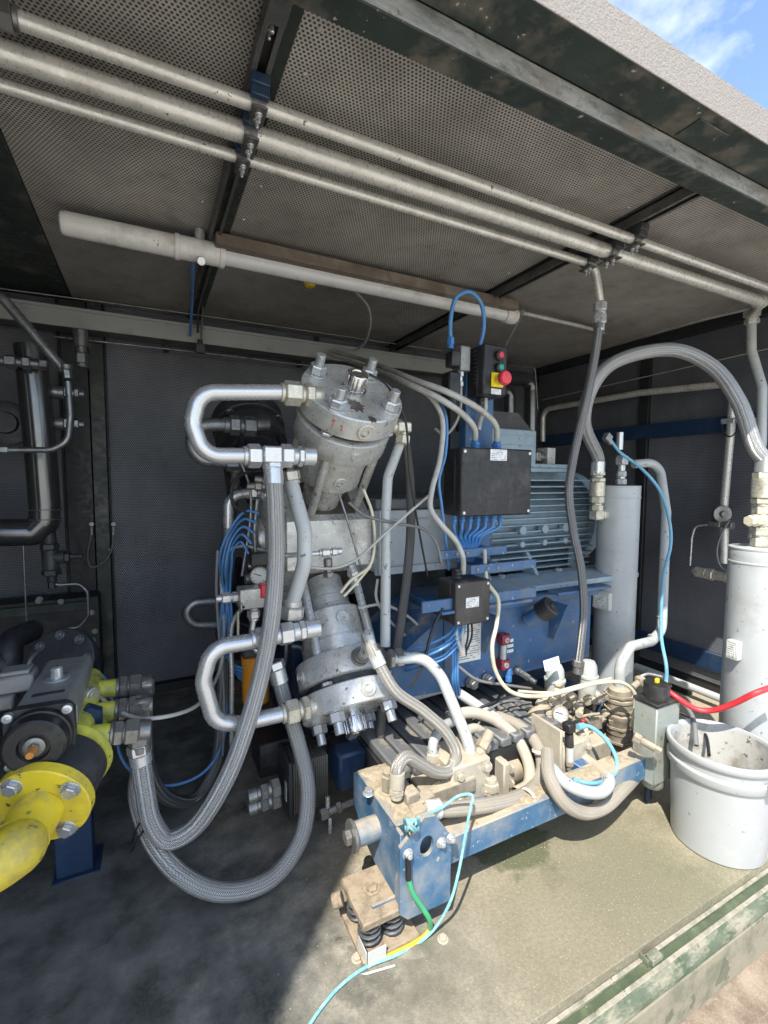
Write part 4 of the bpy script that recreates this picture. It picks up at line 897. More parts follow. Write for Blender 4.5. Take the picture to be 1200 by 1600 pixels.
MB().b2(A(660, 935, RY-.10).x, A(838, 930, RY-.10).x, RY-.10, RY-.088, .8125, .855, .002).build('cross_bar', 'frame_blue', rs)
MB().b2(A(870, 930, RY-.08).x, x1+.02, RY-.09, RY-.026, .80, .812, .002).build('shelf', 'frame_blue', rs)
# filler neck with black cap
m = MB(); q = A(838, 962, RY-.06); d = V((.28, -.55, .55)).normalized(); m.cyl(q-d*.05, q+d*.02, .032, n=18); fn = m.build('filler_neck', 'frame_blue', rs)
m = MB(); m.lathe(q+d*.02, d, [(0, .030), (.006, .044), (.06, .044), (.066, .038), (.066, .012), (.072, .010), (.072, 0)], 24); m.build('filler_cap', 'black_plastic', fn)
# sight gauge
g0 = A(787, 994, RY-.02); g1 = A(786, 1038, RY-.02)
for q in (A(787, 998, RY-.02), A(786, 1037, RY-.02)):
    m = MB(); m.box(q, (.045, .04, .045), None, .004); gq = m.build('gauge_block', 'maroon', rs); socket_plug(q+V((0, -.02, 0)), (0, -1, 0), .012).build('screw', 'zinc', gq)
m = MB(); m.cyl(A(787, 1006, RY-.022), A(786, 1030, RY-.022), .013, n=12); m.build('sight_glass', 'clear_plastic', rs)
for k in range(3): label_plate(rs, 'scale_label', A(797, 1001+8*k, RY-.0005), (1, 0, 0), (0, 0, 1), .034, .014, 'plate_print')
c_ = label_plate(rs, 'chart_label', A(732, 1002, RY-.0005), (1, 0, 0), (0, 0, 1), .125, .17, 'chart_print')
m = MB(); q = A(795, 1045, RY-.03); chain(m, q, (0, 0, -1), [('c', .03, .012), ('c', .025, .014)]); m.build('sensor_plug', 'gland_blue', rs)
for px, py in ((732, 1065), (758, 1058)): 
    m = MB(); q = A(px, py, RY); chain(m, q, (0, -1, 0), [('c', .015, .022), ('h', .03, .019)]); m.build('drain_plug', 'dark_zinc', rs)
m = MB(); q = A(806, 1046, RY); chain(m, q, (.3, -1, -.3), [('c', .02, .018), ('h', .05, .015), ('c', .03, .011)]); m.build('drain_cock', 'dark_zinc', rs)
# column with brackets
co_ = thing('mounting_column', 'blue upright column carrying the control boxes', 'column', (1.2, 1.64, .8))
CYL = 1.63
x0 = A(727, 700, CYL).x; x1 = A(770, 700, CYL).x
MB().b2(x0, x1, CYL, CYL+.05, .80, A(735, 545, CYL).z, .003).build('post', 'frame_blue', co_)
for (pa, pb, yy, h) in (((687, 868), (792, 868), 1.50, .036), ((736, 891), (838, 886), 1.44, .036)):
    a = A(pa[0], pa[1], yy); b = A(pb[0], pb[1], yy); MB().b2(a.x, b.x, yy, yy+.012, a.z-h/2, a.z+h/2, .002).build('crossbar', 'frame_blue', co_)
    m = MB(); m.b2(x0+.02, x0+.05, yy+.0125, CYL-.0005, a.z-h/2, a.z+h/2, .002); m.build('arm', 'frame_blue', co_)
    for k in range(3): bolt((a.x+.03+k*.05, yy, a.z), (0, -1, 0), .006, .003).build('hole_plug', 'dark_zinc', co_)

# ------------------------------------------------------------------ boxes
def gland(parent, p, d, r=.012, mt='gland_blue'):
    m = MB(); chain(m, p, d, [('h', .012, r*1.25), ('c', .004, r), ('h', .014, r*1.2), ('c', .01, r*.9)]); return m.build('cable_gland', mt, parent)
BY = 1.50
b0 = A(722, 699, BY); b1 = A(829, 803, BY); bx = thing('junction_box', 'large black junction box on the blue column', 'box', (b0.x, BY, b1.z))
MB().b2(b0.x, b1.x, BY+.045, BY+.128, b1.z, b0.z, .006).build('base', 'black_plastic', bx)
lid = MB().b2(b0.x-.002, b1.x+.002, BY, BY+.0445, b1.z-.002, b0.z+.002, .006).build('lid', 'black_plastic', bx)
for x in (b0.x+.014, b1.x-.014):
    for z in (b1.z+.014, b0.z-.014): m = MB(); m.cyl((x, BY+.001, z), (x, BY-.003, z), .007, n=12); m.build('screw', 'zinc', lid)
label_plate(lid, 'rating_plate', A(779, 711, BY-.0005), (1, 0, 0), (0, 0, 1), .085, .045)
GT = []
for px in (747, 781): q = V((A(px, 690, BY+.06).x, BY+.08, b0.z+.0)); gland(bx, q, (0, 0, 1), .017); GT.append(q+V((0, 0, .035)))
GB = []
for k in range(7): q = V((b0.x+.02+k*.040, BY+.075, b1.z)); gland(bx, q, (0, 0, -1), .011); GB.append(q+V((0, 0, -.03)))
SY = 1.40
s0_ = A(713, 912, SY); s1_ = A(765, 970, SY); sb = thing('junction_box', 'small dark junction box below the large one', 'box', (s0_.x, SY, s1_.z))
MB().b2(s0_.x, s1_.x, SY+.036, SY+.125, s1_.z, s0_.z, .005).build('base', 'box_grey', sb)
slid = MB().b2(s0_.x-.002, s1_.x+.002, SY, SY+.0355, s1_.z-.002, s0_.z+.002, .005).build('lid', 'box_grey', sb)
for x in (s0_.x+.012, s1_.x-.012):
    for z in (s1_.z+.012, s0_.z-.012): m = MB(); m.cyl((x, SY+.001, z), (x, SY-.003, z), .006, n=12); m.build('screw', 'zinc', slid)
label_plate(slid, 'rating_plate', A(738, 941, SY-.0005), (1, 0, 0), (0, 0, 1), .06, .038)
gland(sb, V((s0_.x+.05, SY+.07, s0_.z)), (0, 0, 1), .017, 'black_plastic')
# control station
KY = 1.52
k0 = A(757, 536, KY); k1 = A(791, 620, KY); kb = thing('control_station', 'tall black push-button station with red emergency stop', 'control box', (k0.x, KY, k1.z))
MB().b2(k0.x, k1.x, KY+.042, KY+.11, k1.z, k0.z, .005).build('base', 'black_plastic', kb)
kl = MB().b2(k0.x-.002, k1.x+.002, KY, KY+.0415, k1.z+.001, k0.z+.001, .006).build('lid', 'black_plastic', kb)
for i in range(9): MB().b2(k0.x-.006, k0.x-.0005, KY+.05, KY+.10, k1.z+.05+i*.016, k1.z+.057+i*.016, .001).build('rib', 'black_plastic', kb)
for (px, py, mt) in ((779, 556, 'red_plastic'), (779, 575, 'green_plastic')):
    q = A(px, py, KY); m = MB(); m.lathe(q, (0, -1, 0), [(0, .021), (.014, .021), (.017, .018), (.017, .013)], 22); bz = m.build('button_ring', 'black_plastic', kl); m = MB(); m.cyl(q+V((0, -.012, 0)), q+V((0, -.021, 0)), .0125, n=18); m.build('button', mt, bz)
q = A(776, 594, KY); m = MB(); m.box(q+V((0, -.004, 0)), (.062, .008, .058), None, .004); es = m.build('stop_plate', 'yellow_plastic', kl)
m = MB(); m.cyl(q+V((0, -.008, 0)), q+V((0, -.03, 0)), .021, n=20); m.build('stop_collar', 'yellow_plastic', es)
m = MB(); m.lathe(q+V((0, -.03, 0)), (0, -1, 0), [(0, .016), (.006, .016), (.008, .027), (.024, .029), (.031, .024), (.033, 0)], 24); m.build('stop_button', 'red_plastic', es)
label_plate(kl, 'text_label', A(775, 612, KY-.0005), (1, 0, 0), (0, 0, 1), .05, .022)
gland(kb, V((k0.x+.04, KY+.07, k1.z)), (0, 0, -1), .016, 'black_plastic')
# pressure switch beside the column
t = thing('pressure_switch', 'grey pressure switch with blue plug left of the push-button station', 'switch', A(718, 600, 1.60))
m = MB(); q = A(722, 562, 1.60); m.box(q, (.05, .05, .10), None, .004); m.build('body', 'galvanised', t)
m = MB(); q2 = A(708, 562, 1.59); m.box(q2, (.045, .05, .06), None, .004); m.build('connector', 'black_plastic', t)
m = MB(); chain(m, A(704, 545, 1.59), (0, 0, 1), [('c', .015, .012), ('h', .03, .015)]); m.build('plug', 'gland_blue', t)
m = MB(); chain(m, A(720, 577, 1.60), (0, 0, -1), [('h', .03, .013), ('c', .02, .009), ('h', .02, .012)]); m.build('port', 'zinc', t)
m = MB(); q = A(705, 602, 1.62); m.box(q, (.06, .06, .10), None, .006); m.cyl(q+V((0, 0, -.05)), q+V((0, 0, -.09)), .03, n=16); m.build('solenoid', 'black_plastic', t)
line('switch_cable', 'bright blue cable looping above the push-button station', 'cable', [A(704, 535, 1.59), A(704, 500, 1.58), A(713, 465, 1.57), A(734, 456, 1.56), A(752, 475, 1.56), A(756, 510, 1.57), A(750, 540, 1.58)], .0085, 'cable_blue')

# ------------------------------------------------------------------ front foot of the frame
ft = thing('frame_foot', 'dusty blue box foot of the frame with a drilled end plate', 'frame foot', (.65, 1.2, 0))
FY = 1.05
po = [(625, 1327), (663, 1278), (681, 1275), (705, 1305), (703, 1407), (637, 1437), (625, 1430)]
P3 = [A(x, y, FY) for x, y in po]; pol = [(p.x, p.z) for p in P3]
hc = A(667, 1322, FY); hr = .0225
# end plate with a round lifting hole: ring of quads from hole to outline
def holed(pol, c, r, y0, y1, n=40):
    vs = []; fs = []
    def hit(a):
        d = (math.cos(a), math.sin(a)); best = 9
        for (x0, z0), (x1, z1) in zip(pol, pol[1:]+pol[:1]):
            ex_, ez_ = x1-x0, z1-z0; den = d[0]*ez_-d[1]*ex_
            if abs(den) < 1e-9: continue
            t_ = ((x0-c[0])*ez_-(z0-c[1])*ex_)/den; u_ = ((x0-c[0])*d[1]-(z0-c[1])*d[0])/den
            if t_ > 0 and -1e-6 <= u_ <= 1+1e-6: best = min(best, t_)
        return (c[0]+d[0]*best, c[1]+d[1]*best)
    angs = sorted([2*PI*k/n for k in range(n)]+[math.atan2(z-c[1], x-c[0]) % (2*PI) for x, z in pol])
    N = len(angs)
    for y in (y0, y1):
        for a in angs: vs.append((c[0]+r*math.cos(a), y, c[1]+r*1.35*math.sin(a)))
        for a in angs: h = hit(a); vs.append((h[0], y, h[1]))
    for k in range(N):
        j = (k+1) % N
        fs += [(k, j, N+j, N+k)[::-1], (2*N+k, 2*N+j, 3*N+j, 3*N+k), (k, 2*N+k, 2*N+j, j), (N+k, N+j, 3*N+j, 3*N+k)]
    return MB().add(vs, fs)
holed(pol, (hc.x, hc.z), hr, FY, FY+.012).build('end_plate', 'frame_blue_dusty', ft)
fxl = pol[0][0]+.012; fxr = pol[3][0]-.03; fzt = pol[1][1]-.035
m = MB().prism([(FY+.045, .08), (1.30, .13), (1.40, .20), (1.40, fzt-.02), (1.37, fzt), (FY+.045, fzt)], (fxl, 0, 0), (0, 1, 0), (0, 0, 1), (fxr-fxl, 0, 0)); bl = m.build('box_beam', 'frame_blue_dusty', ft)
for px, py in ((689, 1316), (704, 1309), (637, 1334)): bolt(A(px, py, FY), (0, -1, 0), .012, .009, .006).build('bolt', 'zinc', ft)
m = MB(); q = A(572, 1298, 1.22); m.cyl((fxl+.005, q.y, q.z), (fxl-.075, q.y, q.z), .035, n=20); m.build('side_stub', 'frame_blue_dusty', ft)
m = MB(); m.cyl((fxl-.075, q.y, q.z), (fxl-.086, q.y, q.z), .045, n=20); m.hex((fxl-.086, q.y, q.z), (fxl-.105, q.y, q.z), .022); m.build('stub_cap', 'fitting_dark', ft)
m = MB(); q = AZ(618, 1252, fzt); chain(m, q, (0, 0, 1), [('c', .012, .028), ('h', .03, .022)]); 
m = MB(); q = AZ(606, 1238, fzt); q.z = fzt; chain(m, q, (0, 0, 1), [('c', .008, .026), ('h', .05, .022), ('c', .012, .015)]); m.build('plug', 'dusty', ft)
m = MB(); q = AZ(576, 1240, fzt); bolt((q.x, q.y, fzt), (0, 0, 1), .014, .014).build('bolt', 'zinc', ft)
for k in range(2): bolt((fxl+.05+.06*k, 1.10+.05*k, fzt), (0, 0, 1), .016, .006).build('bolt', 'dusty', ft)
MB().b2(fxl-.004, fxl+.008, FY+.0125, FY+.0445, .09, fzt, .002).build('side_web', 'frame_blue_dusty', ft)
# sand lying on the foot: a lumpy sheet with ragged edges
def sand(x0, x1, y0, y1, z, h, nx, ny, seed, name, par, lab=None, mt_='sand_pile'):
    rnd = random.Random(seed); vs = []; fs = []
    ph = [(rnd.uniform(8, 60), rnd.uniform(8, 60), rnd.uniform(0, 6)) for _ in range(9)]
    for j in range(ny+1):
        for i in range(nx+1):
            u, w = i/nx, j/ny; x = x0+(x1-x0)*u; y = y0+(y1-y0)*w
            e = min(u, 1-u, w, 1-w)*2; n_ = sum(math.sin(a*x+b*y+c) for a, b, c in ph)/9
            vs.append((x, y, z-.004+h*max(0, min(1, e*2.2+n_*.9))*(.75+.5*n_)+rnd.uniform(0, h*.12)))
    for j in range(ny):
        for i in range(nx): k = j*(nx+1)+i; fs.append((k, k+1, k+nx+2, k+nx+1))
    o_ = MB().add(vs, fs).build(name, mt_, par, 60); o_['kind'] = 'stuff'
    if lab: tag(o_, lab[0], lab[1])
    return o_
mat('sand_pile', (.40, .335, .235), .95, 0, .3, 40, (.24, .19, .13), .5, 60, bump=.9, bs=160)
sand(fxl+.006, fxr-.004, FY+.05, 1.375, fzt+.001, .009, 26, 40, 3, 'sand_layer', ft)
sand(.42, .72, 1.0, 1.27, .0, .012, 44, 40, 5, 'sand_heap', None, ('loose sand heaped round the spring mount', 'sand'), 'floor_dust')
sand(.80, 1.72, YFR+.004, YFR+.071, .2352, .008, 90, 10, 9, 'sand_layer', fr)
# spring mount
sm = thing('spring_mount', 'rusty sand-covered coil spring mount under the blue foot', 'spring mount', (.55, 1.14, 0))
MB().b2(.478, .64, 1.058, 1.225, .092, .115, .004).build('top_pad', 'rust_dirt', sm)
MB().b2(.475, .65, 1.05, 1.235, .004, .018, .003).build('base_plate', 'rust_dirt', sm)
for x, y in ((.515, 1.10), (.585, 1.10), (.515, 1.18), (.585, 1.18)):
    m = MB(); m.tube([(x+.029*math.cos(a*.5), y+.029*math.sin(a*.5), .023+.065*a/45) for a in range(46)], .0052, 7, sub=1); m.build('coil_spring', 'dark_zinc', sm)
MB().prism([(0, 0), (.10, 0), (.12, .02), (.12, .028), (.095, .008), (0, .008)], (.52, 1.09, .1155), (1, 0, 0), (0, 1, 0), (0, 0, .006)).build('blue_edge', 'frame_blue_dusty', sm)
bolt((.545, 1.15, .1155), (0, 0, 1), .018, .008).build('bolt', 'rust_dirt', sm)
m = MB(); m.cyl((.470, 1.19, .085), (.445, 1.20, .075), .02, n=12); m.build('stub', 'rust_dirt', sm)
q = AZ(577, 1513, .0); m = MB(); m.box((q.x+.022, q.y-.002, .026), (.055, .003, .045), None, .001); m.box((q.x-.008, q.y+.028, .026), (.003, .055, .045), None, .001); tag(m.build('angle_label', 'white_label'), 'bent white label plate in front of the spring mount', 'plate')
q0 = AZ(563, 1524, .002); q1 = AZ(618, 1508, .002); m = MB(); m.bar(q0, q1, .006, .004); tag(m.build('label_strip', 'white_label'), 'thin white strip on the floor in front of the spring mount', 'strip')
for k, (px, py) in enumerate(((692, 1468), (558, 1498))): q = AZ(px, py, 0); tag(bolt(q, (0, 0, 1), .012, .008).build('floor_bolt', 'dusty_light'), ('sandy floor bolt to the right of the spring mount', 'sandy floor bolt left of the bent white label')[k], 'bolt', 'floor bolts')

gr = MB(); rnd = random.Random(11)
for k in range(420):
    x = rnd.uniform(.25, 2.3); y = rnd.uniform(.77, 1.5); r = rnd.choice((.0012, .0016, .002, .003)); q = V((x, y, r*.4)); a = rnd.uniform(0, 6)
    e = [q+V((math.cos(a+2.1*i)*r, math.sin(a+2.1*i)*r*.8, 0)) for i in range(3)]+[q+V((0, 0, r*.9)), q-V((0, 0, r*.9))]
    gr.add(e, [(0, 1, 3), (1, 2, 3), (2, 0, 3), (1, 0, 4), (2, 1, 4), (0, 2, 4)])
tag(gr.build('grit', 'sand_pile'), 'pale grit scattered over the sunlit floor', 'grit', kind='stuff')
# ------------------------------------------------------------------ ridged cover, pumps and hoses on the frame
rc = thing('ridged_cover', 'grey ridged cover running back under the reservoir', 'cover', (1.0, 1.5, .3))
for k in range(12): MB().b2(.70+k*.062, .752+k*.062, 1.28, 1.79, .31, .345, .006).build('slat', 'ridge_grey', rc)
MB().b2(.69, 1.45, 1.285, 1.785, .166, .3095, .003).build('base', 'black_steel', rc)
def bolted(par, c, sz, faces, mt='dusty_light'):
    m = MB(); m.box(c, sz, None, .006); o_ = m.build('block', mt, par)
    for p, d in faces: bolt(p, d, .014, .012).build('bolt', 'dusty_light', par)
    return o_
pu = thing('hydraulic_pump', 'sand-covered hydraulic pump with bolted flange on the frame', 'pump', (.95, 1.25, .16))
c = A(715, 1205, 1.28); bolted(pu, c, (.16, .16, .15), [(c+V((x, y, .075)), (0, 0, 1)) for x in (-.055, .055) for y in (-.05, .05)]+[(c+V((.0805, -.06, z)), (1, 0, 0)) for z in (-.03, .03)]+[(c+V((x, -.0805, z)), (0, -1, 0)) for x in (-.05, .06) for z in (-.04, .045)])
c2 = A(790, 1205, 1.30); m = MB(); m.box(c2+V((-.05, .02, 0)), (.03, .17, .16), None, .005); m.build('flange', 'dusty_light', pu)
m = MB(); m.lathe(c2+V((-.035, 0, 0)), (1, 0, 0), [(0, .060), (.02, .062), (.03, .05), (.08, .048), (.085, .04), (.085, 0)], 24); m.build('shaft_seal', 'dusty', pu)
for dy, dz in ((-.06, .055), (-.06, -.055), (.08, .055), (-.065, 0)): bolt(c2+V((-.035, dy, dz)), (1, 0, 0), .013, .011).build('bolt', 'dusty_light', pu)
m = MB(); m.box(A(690, 1200, 1.25)+V((0, 0, -.05)), (.20, .12, .05), None, .005); m.build('foot', 'dusty', pu)
# valve block at the back of the foot
vb = thing('elbow_fitting', 'sand-coloured elbow fittings on top of the blue foot', 'fitting', A(650, 1262, 1.15))
for (px, py, Y, sz) in ((641, 1245, 1.17, (.045, .045, .05)), (664, 1250, 1.19, (.055, .04, .045)), (652, 1270, 1.13, (.05, .045, .04))):
    MB().box(A(px, py, Y), sz, None, .006).build('elbow', 'dusty', vb)
m = MB(); chain(m, A(641, 1255, 1.16), (0, 0, -1), [('h', .03, .026), ('c', .012, .02)]); m.build('nut', 'dusty', vb)
m = MB(); chain(m, A(662, 1270, 1.13), (1, .1, .02), [('h', .03, .026), ('c', .012, .02), ('h', .02, .024)]); m.build('nut', 'dusty', vb)
G5 = 'hoses and pipes in front of the reservoir'
t = hose('braided_hose', 'pale braided hose curling down from the lower cylinder flange to the foot', [A(572, 990, 1.40), A(580, 1012, 1.37), A(595, 1043, 1.34), A(618, 1080, 1.31), A(660, 1110, 1.29), A(698, 1146, 1.26), A(712, 1178, 1.24), A(703, 1203, 1.22), A(680, 1206, 1.21), A(655, 1193, 1.20), A(633, 1183, 1.19), A(621, 1198, 1.18), A(620, 1225, 1.18)], .0195, 'braid_light', None, [('c', .05, .023), ('h', .02, .024), ('c', .012, .02)], 'dusty_light', group=G5)
m = MB(); q, d = near(lo_, -LF, .15, .175, 557, 1002); chain(m, q, d, [('c', .015, .033), ('c', .006, .026), ('c', .012, .031), ('c', .008, .025)]); m.build('port_fitting', 'fitting_dark', t); e = q+d*.04
MB().tube([e-d*.01, e+d*.02, A(574, 992, 1.395), A(580, 1012, 1.37)], .0185, 14).build('elbow_tube', 'pipe_paint', t)
MB().tube([A(584, 1020, 1.365), A(594, 1041, 1.342)], .0235, 14).build('ferrule', 'pipe_paint', t)
t = thing('steel_pipe', 'white bent pipe running down from the nut beside the lower cylinder', 'pipe', A(737, 1240, 1.2), G5)
MB().tube([A(612, 1030, 1.45), A(662, 1026, 1.42), A(690, 1058, 1.38), A(728, 1150, 1.28), A(739, 1190, 1.25), A(737, 1240, 1.22)], .0205, 16, rad=.12).build('pipe', 'pipe_paint', t)
m = MB(); chain(m, A(606, 1030, 1.46), (1, -.1, 0), [('h', .02, .036), ('c', .006, .03), ('h', .03, .036), ('c', .01, .026)]); m.build('nut', 'fitting_dark', t)
t = thing('steel_pipe', 'white bent pipe crossing behind the other one down to the pump', 'pipe', A(803, 1215, 1.3), G5)
MB().tube([A(630, 1092, 1.62), A(700, 1072, 1.55), A(735, 1095, 1.48), A(790, 1133, 1.36), A(805, 1168, 1.32), A(803, 1215, 1.30)], .0205, 16, rad=.12).build('pipe', 'pipe_paint', t)
m = MB(); chain(m, A(803, 1210, 1.30), (0, 0, -1), [('c', .01, .027), ('h', .045, .034), ('c', .012, .028), ('c', .02, .034)]); m.build('nut', 'dusty', t)
t = hose('rubber_hose', 'sandy braided hose sweeping round in front of the pump', [A(668, 1265, 1.13), A(705, 1264, 1.12), A(760, 1258, 1.12), A(805, 1247, 1.14), A(835, 1228, 1.18), A(847, 1198, 1.22), A(838, 1162, 1.27), A(815, 1137, 1.33), A(785, 1122, 1.40), A(750, 1114, 1.46)], .0225, 'braid_dusty', [('c', .05, .027)], None, 'white_label', group=G5)
hose('rubber_hose', 'smooth sandy hose lying just inside the braided one', [A(700, 1122, 1.42), A(735, 1113, 1.40), A(775, 1126, 1.36), A(808, 1155, 1.30), A(826, 1195, 1.24), A(826, 1225, 1.2), A(805, 1240, 1.18)], .021, 'dusty_hose', group=G5)
hose('rubber_hose', 'small hooked sandy hose behind the white pipes', [A(715, 1180, 1.33), A(722, 1150, 1.36), A(742, 1138, 1.38), A(762, 1150, 1.38), A(785, 1158, 1.40)], .018, 'dusty_hose', group=G5)
hose('rubber_hose', 'short grey hose stub rising from the pump inlet', [A(677, 1188, 1.30), A(677, 1160, 1.31), A(690, 1138, 1.34), A(720, 1122, 1.42)], .017, 'pipe_paint', [('h', .03, .026), ('c', .015, .03)], None, 'dusty_light', group=G5)
for k, (px, py, Y) in enumerate(((826, 1245, 1.13), (845, 1175, 1.235))):
    m = MB(); q = A(px, py, Y); m.ring(q-V((.004, 0, 0)), (1, .2, .3) if k == 0 else (.2, .3, 1), [(0, .027), (.008, .027), (.008, .0295), (0, .0295)], 20); tag(m.build('cable_tie', 'white_tie'), ('white tie round the sweeping hose near its lowest bend', 'white tie round the two sweeping hoses near the valve block')[k], 'tie', 'white ties')
line('drain_hose', 'black rubber hose hanging straight down behind the lower cylinder', 'hose', [A(597, 1105, 1.52), A(594, 1150, 1.5), A(592, 1180, 1.48)], .0185, 'hose_black')
m = MB(); chain(m, A(592, 1176, 1.48), (0, 0, -1), [('c', .05, .022), ('h', .025, .024)]); tag(m.build('hose_end', 'fitting_dark'), 'steel end of the black hose behind the blue foot', 'fitting')
hose('braided_hose', 'pale braided hose hanging in the lowest loop over the floor', [A(855, 1175, 1.16), A(858, 1212, 1.09), A(876, 1248, 1.055), A(908, 1269, 1.045), A(942, 1262, 1.05), A(975, 1232, 1.08), A(1008, 1196, 1.2)], .0225, 'braid_dusty', group=G5)
t = thing('steel_pipe', 'white hooked pipe lying over the lowest hose loop', 'pipe', A(930, 1240, 1.13), G5)
MB().tube([A(858, 1196, 1.13), A(885, 1224, 1.06), A(915, 1237, 1.03), A(942, 1236, 1.03), A(952, 1218, 1.06), A(930, 1200, 1.15), A(903, 1180, 1.24)], .020, 14).build('pipe', 'pipe_paint', t)
MB().tube([A(950, 1216, 1.07), A(930, 1198, 1.15), A(908, 1184, 1.22)], .0235, 14).build('sleeve', 'dusty_hose', t)
m = MB(); chain(m, A(908, 1184, 1.22), A(895, 1175, 1.25)-A(908, 1184, 1.22), [('h', .035, .032), ('c', .03, .026)]); m.build('nut', 'dusty', t)
line('floor_hose', 'thick brown hose leaving the frame towards the bucket', 'hose', [A(935, 1250, 1.12), A(965, 1230, 1.15), A(1000, 1196, 1.22), A(1035, 1163, 1.33)], .028, 'dusty_hose')

line('thin_cable', 'black cable pair crossing the ridged cover behind the gauge', 'cable', [A(835, 1090, 1.42), A(800, 1088, 1.42), A(765, 1100, 1.42), A(735, 1112, 1.44), A(700, 1125, 1.46)], .005, 'cable_black')
line('thin_cable', 'dark cable bent over the ridged cover below the reservoir', 'cable', [A(830, 1098, 1.40), A(790, 1096, 1.40), A(760, 1112, 1.40), A(745, 1135, 1.38)], .004, 'cable_dark_grey')
t = thing('pipe_union', 'sandy union with hexagon nuts beside the round pump flange', 'fitting', A(760, 1180, 1.3)); m = MB(); chain(m, A(742, 1192, 1.24), (.6, .2, .5), [('h', .03, .026), ('c', .02, .02), ('h', .03, .026), ('c', .04, .018)]); m.build('union', 'dusty', t)
t = thing('pipe_union', 'sandy upright union in front of the sweeping hoses', 'fitting', A(770, 1235, 1.18)); m = MB(); chain(m, A(768, 1245, 1.19), (0, .1, 1), [('c', .02, .022), ('h', .03, .028), ('c', .015, .02)]); m.build('union', 'dusty_light', t)
t = thing('pipe_union', 'sandy union low between pump and blue foot', 'fitting', A(690, 1240, 1.2)); m = MB(); chain(m, A(676, 1236, 1.22), (1, .1, .1), [('h', .03, .024), ('c', .02, .018), ('h', .025, .024), ('c', .06, .016)]); m.build('union', 'dusty', t)

# ------------------------------------------------------------------ sand-covered valve group
vg = thing('valve_block', 'sand-coloured bolted valve block between the hoses', 'valve block', A(880, 1190, 1.25))
c = A(880, 1172, 1.27); bolted(vg, c, (.15, .14, .14), [(c+V((x, -.071, z)), (0, -1, 0)) for x in (-.05, .05) for z in (-.045, .045)]+[(c+V((-.0755, y, z)), (-1, 0, 0)) for y in (-.04, .04) for z in (-.045, .045)]+[(c+V((x, y, .0705)), (0, 0, 1)) for x in (-.05, .05) for y in (-.045, .045)])
MB().box(A(853, 1165, 1.25), (.012, .15, .19), None, .003).build('side_plate', 'dusty_light', vg)
MB().box(A(922, 1168, 1.30), (.14, .10, .09), None, .006).build('rear_block', 'dusty_light', vg)
MB().box(A(900, 1130, 1.38), (.22, .10, .06), None, .006).build('upper_block', 'dusty', vg)
for k in range(46):
    px = random.uniform(842, 962); py = random.uniform(1085, 1172); q = A(px, py, random.uniform(1.32, 1.48)); m = MB(); d = V((random.uniform(-1, 1), random.uniform(-.6, .2), random.uniform(-.5, 1))).normalized()
    chain(m, q-d*.03, d, [('c', random.uniform(.02, .04), .013), ('h', .022, .019), ('c', .012, .013), ('h', .018, .017)]); m.build('fitting', random.choice(['dusty', 'dusty', 'dusty_light', 'fitting_dark']), vg)
for k in range(9):
    a = A(random.uniform(845, 900), random.uniform(1100, 1160), 1.36); b = A(random.uniform(890, 960), random.uniform(1110, 1190), 1.32); part_line(vg, 'tube', [a, (a+b)/2+V((0, -.02, random.uniform(-.03, .04))), b], .006, 'dusty')
m = MB(); m.box(A(868, 1144, 1.24), (.03, .02, .022), None, .004); m.build('orange_knob', 'orange_plastic', vg)
m = MB(); m.cyl(A(911, 1124, 1.30), A(911, 1128, 1.30), .009, n=10); m.build('red_cap', 'red_plastic', vg)
t = thing('elbow_pipe', 'sandy elbow pipe left of the pressure gauge', 'pipe', A(830, 1140, 1.38)); MB().tube([A(824, 1150, 1.36), A(832, 1122, 1.36), A(852, 1105, 1.38)], .030, 16, rad=.05).build('elbow', 'dusty', t); m = MB(); chain(m, A(828, 1138, 1.36), V((-.25, 0, -1)), [('c', .015, .035)]); m.build('collar', 'dusty', t)
def gauge(px, py, Y, r, d, label):
    q = A(px, py, Y); d = V(d).normalized(); t = thing('pressure_gauge', label, 'gauge', q, 'pressure gauges')
    m = MB(); m.lathe(q, d, [(-.028, r*.9), (-.024, r), (0, r), (.003, r*.97), (.003, r*.88), (0, r*.86)], 26); m.build('case', 'dusty', t)
    m = MB(); m.lathe(q, d, [(-.002, r*.84), (.0005, r*.84), (.0005, 0)], 24); fce = m.build('dial', 'white_label', t)
    ex, ey, ez = frame(d); m = MB(); m.bar(q+d*.002-ey*r*.25, q+d*.002+(ey*.7+ex*.35)*r*.8, .003, .0015, d, .0004); m.build('needle', 'ink', fce)
    tk = MB()
    for k in range(9): a = R(-45+k*33.75); e_ = ex*math.sin(a)+ey*math.cos(a); tk.bar(q+d*.0015+e_*r*.62, q+d*.0015+e_*r*.76, .002, .001, d, .0003)
    tag(tk.build('scale_marks', 'ink', fce), kind='stuff')
    m = MB(); chain(m, q-d*.012-V((0, 0, r)), (0, 0, -1), [('h', .02, .010), ('c', .03, .007)]); m.build('stem', 'dusty', t)
gauge(876, 1116, 1.30, .034, (-.35, -.9, .25), 'round sandy pressure gauge above the valve block')
gauge(930, 1089, 1.38, .034, (-.5, -.8, .35), 'second pressure gauge, to the right near the clear bottles')
gauge(405, 900, 1.75, .034, (-.3, -.95, .1), 'small gauge above the valve block behind the bright braided hose')
